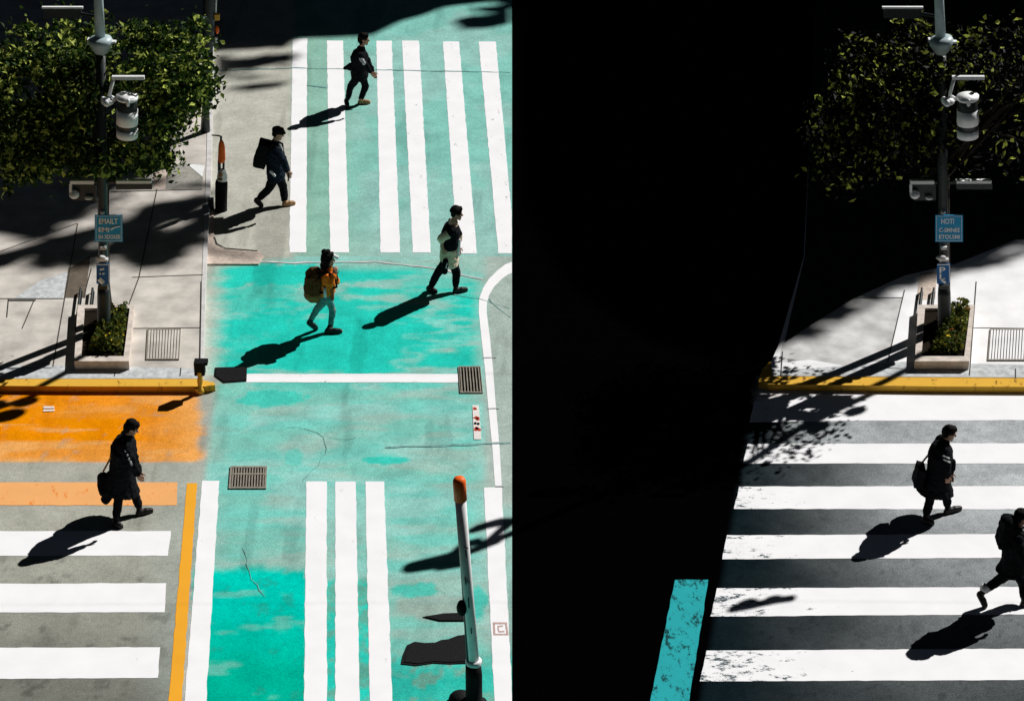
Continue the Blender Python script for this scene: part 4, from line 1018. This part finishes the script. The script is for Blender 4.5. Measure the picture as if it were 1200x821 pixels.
# 7 right edge backpack
p7, j, k = person('person with backpack striding out at the right edge', 'person', (1178, 706),
    dict(head=(1198, 606, 0), neck=(1192, 619, 0), chest=(1189, 632, 0), hip=(1188, 661, 0), hem=(1187, 668, 0),
         elL=(1203, 645, .24), haL=(1210, 660, .2), elR=(1196, 648, -.24), haR=(1203, 664, -.24),
         knL=(1199, 683, .1), anL=('g', 1200, 700, .12), heL=('g', 1199, 706, .05), toL=('g', 1216, 705, .04),
         knR=(1171, 679, -.08), anR=(1155, 690, -.1), heR=(1148, 695, -.1), toR=('g', 1155, 709, .04)),
    dict(hair='short', trousers='c_black', jacket='c_black', top='coat', hpitch=-5, jr=1.2, hemr=(.26, .26), leg=1.05))
b = MB(); b.box(V(1180, 624, k['Y0']), (.22, .34, .40), 0, .15); b.ell(V(1182, 609, k['Y0']-.03), (.12, .15, .08))
bp = tag(b.build('backpack', M['c_black'], None, True, remesh=.02, smooth_it=5, crumple=.012), 'dark backpack at the right edge of the view', 'backpack')
b = MB()
for s in (.12, -.12): b.tube([k['shc']+Vector((-.16, s, -.02)), k['shc']+Vector((-.02, s*1.1, .12)), k['shc']+Vector((.16, s*1.1, .0)), j['chest']+Vector((.19, s*1.1, -.1))], .022, 8)
b.build('strap', M['c_black'], bp, True)
b = MB().tube([j['anR']+Vector((-.055, -.02, .065)), j['anR']+Vector((.03, -.02, .0))], [.06, .06], 14); b.build('ankle_band', M['c_white'], p7, True)

# ------------------------------------------------------------------ unseen block and slab added beyond the frame, cut to shade the street
HZ = 26.0
off = lambda px, py, dz=0.0: (lambda g: Vector((g.x+KX*(HZ+dz), g.y+KY*(HZ+dz), HZ+dz)))(P(px, py))
blocker = thing('shadow_blocker', 'added unseen dark block with a slab cut to the shade it casts', 'shadow caster', (45, 60, 0))
yy = P(600, -20).y+KY*HZ
MB().box((24.4+20, yy+14, HZ/2-.2), (39, 26, HZ-.4)).build('blocker_body', M['build'], blocker)
top = [(-900, -300), (1900, -300), (1900, 288), (1195, 292), (1150, 314), (1100, 326), (1065, 334), (1030, 347), (990, 366), (958, 386), (925, 408), (898, 424), (870, 434), (760, 400), (660, 330), (612, 240), (608, 60), (604, 10),
       (575, 3), (545, 6), (520, 9), (497, 18), (470, 25), (448, 36), (434, 42), (400, 44), (340, 46), (328, 55), (300, 58), (262, 60), (236, 62), (213, 90), (205, 130), (190, 190), (182, 202), (170, 216), (140, 224), (120, 236), (92, 260), (60, 274), (40, 286), (0, 280), (-900, 280)]
def slab(px, z0=0.0, th=.3):
    pts = [off(*p, z0) for p in px]; n = len(pts)
    A = sum(pts[i].x*pts[(i+1) % n].y-pts[(i+1) % n].x*pts[i].y for i in range(n))
    if A < 0: pts = pts[::-1]
    b = MB(); b.add([(p.x, p.y, p.z) for p in pts], [tuple(range(n))])
    b.add([(p.x, p.y, p.z-.05) for p in pts], [tuple(range(n-1, -1, -1))]); return b
slab(top).build('shade_slab', M['build'], blocker)
b = MB()
def screen(px, k=0.0): 
    q = slab(px, k); b.add(q.v, q.f)
for i, px in enumerate([
    [(246, 237), (215, 241), (175, 246), (150, 256), (142, 268), (100, 276), (60, 286), (0, 304), (-60, 315), (-60, 332), (0, 324), (30, 308), (60, 300), (120, 292), (170, 282), (205, 262), (246, 247)],
    [(198, 276), (232, 262), (258, 254), (248, 278), (215, 290), (196, 290)],
    [(196, 288), (225, 291), (300, 303), (300, 306), (230, 298), (200, 294)],
    [(246, 22), (262, 30), (320, 20), (345, 48), (330, 58), (300, 54), (250, 62)],
    [(250, 66), (280, 70), (345, 62), (338, 72), (300, 80), (262, 84), (250, 92)],
    [(262, 104), (300, 98), (336, 96), (330, 102), (290, 107)],
    [(528, 25), (545, 20), (598, 16), (598, 28), (570, 34), (540, 35)],
    [(548, 10), (598, 6), (598, 20), (560, 14)],
    [(246, -10), (345, -10), (345, 14), (300, 18), (262, 14)],
    ]): screen(px, .4+.11*i)
b.build('shade_screens', M['build'], blocker)
# added quads along the slab edges: soft, ragged shadow borders
b = MB(); random.seed(5)
def along(poly, n, spread, size):
    for _ in range(n):
        i = random.randrange(len(poly)-1); t = random.random()
        px = poly[i][0]+(poly[i+1][0]-poly[i][0])*t; py = poly[i][1]+(poly[i+1][1]-poly[i][1])*t
        q = off(px+random.gauss(0, spread), py+random.gauss(0, spread*.5), 1.6+random.uniform(-.2, .5))
        s = size*random.uniform(.5, 1.5); a = random.uniform(-.5, .5)
        d = Vector((math.cos(a), math.sin(a), 0)); w = Vector((-d.y, d.x, 0))
        b.add([q-d*s, q-w*s*.35, q+d*s, q+w*s*.35], [(0, 1, 2, 3)])
along([(1230, 292), (1150, 316), (1065, 334), (1000, 362), (925, 408)], 130, 7, .25)
along([(236, 226), (150, 226), (92, 262), (40, 288), (0, 282), (-50, 280)], 70, 6, .25)
along([(120, 250), (150, 300), (190, 300), (150, 322)], 60, 8, .22)
along([(60, 300), (30, 322), (90, 312)], 30, 7, .22)
along([(250, 66), (338, 70), (255, 88), (335, 98)], 30, 6, .22)
along([(200, 246), (250, 240)], 14, 4, .2)
def within(cx, cy, rx, ry, n, size):
    for _ in range(n):
        a = random.uniform(0, 6.283); r = math.sqrt(random.random()); along([(cx+rx*r*math.cos(a), cy+ry*r*math.sin(a)), (cx+rx*r*math.cos(a), cy+ry*r*math.sin(a))], 1, 1, size)
within(162, 298, 38, 24, 150, .34); within(75, 308, 42, 14, 80, .3); within(200, 258, 36, 12, 50, .3); within(215, 285, 20, 8, 20, .25)
b.build('shade_edge_quads', M['leaf_r'], blocker)

# unseen signal arms and cables added and shaped to lay shadows on the street
def sling(name, label, h, path, blobs):
    pts = [P(*p)+Vector((KX*h, KY*h, h)) for p in path]
    root = thing(name, label, 'signal', pts[0], 'unseen signals added for shadows')
    MB().tube(pts, [.07]*len(pts), 10).build('arm', M['pole_d'], root, True)
    for (x, y, r) in blobs: MB().ell(P(x, y)+Vector((KX*h, KY*h, h)), (r, r*.7, r)).build('shadow_head', M['pole_d'], root, True)
    c = pts[0]; MB().tube([(-40, c.y, h+.6), (c.x, c.y, h+.08), (40, c.y, h+.6)], .002, 6).build('shadow_cable', M['pole_d'], root)
sling('shadow_signal', 'added unseen signal arm casting a shadow streak at the left kerb corner', 7.2, [(97, 432), (60, 452), (34, 466), (-40, 490)], [(30, 471, .16), (8, 487, .22), (-12, 476, .2)])
sling('shadow_signal', 'added unseen signal arm casting a shadow streak from beyond the right edge', 7.2, [(1074, 434), (1030, 457), (990, 476), (940, 500), (880, 540), (840, 560)], [(975, 478, .2), (990, 470, .12), (958, 500, .17), (1002, 482, .15)])

sling('shadow_signal', 'unseen shape added to cast a short shadow nearer the viewer', 7.2, [(928, 701), (905, 704), (880, 710), (857, 714)], [(875, 708, .14), (905, 703, .12)])
# ------------------------------------------------------------------ light
elev = math.atan(1/math.hypot(KX, KY)); az = math.atan2(KX, KY)
sun = bpy.data.objects.new('sun', bpy.data.lights.new('sun', 'SUN')); C.objects.link(sun)
sun.data.energy = 5.0; sun.data.angle = math.radians(.4); sun.data.color = (1, .975, .95)
sun.rotation_euler = Vector((-KX, -KY, -1)).to_track_quat('-Z', 'Y').to_euler()
w = bpy.data.worlds.new('World'); SC.world = w; w.use_nodes = True
t = w.node_tree; sk = t.nodes.new('ShaderNodeTexSky'); sk.sky_type = 'NISHITA'; sk.sun_disc = False
sk.sun_elevation = elev; sk.sun_rotation = az
bg = t.nodes['Background']; t.links.new(sk.outputs[0], bg.inputs[0]); bg.inputs[1].default_value = .0035
SC.view_settings.view_transform = 'Standard'; SC.view_settings.look = 'None'; SC.view_settings.exposure = 0
SC.cycles.max_bounces = 4
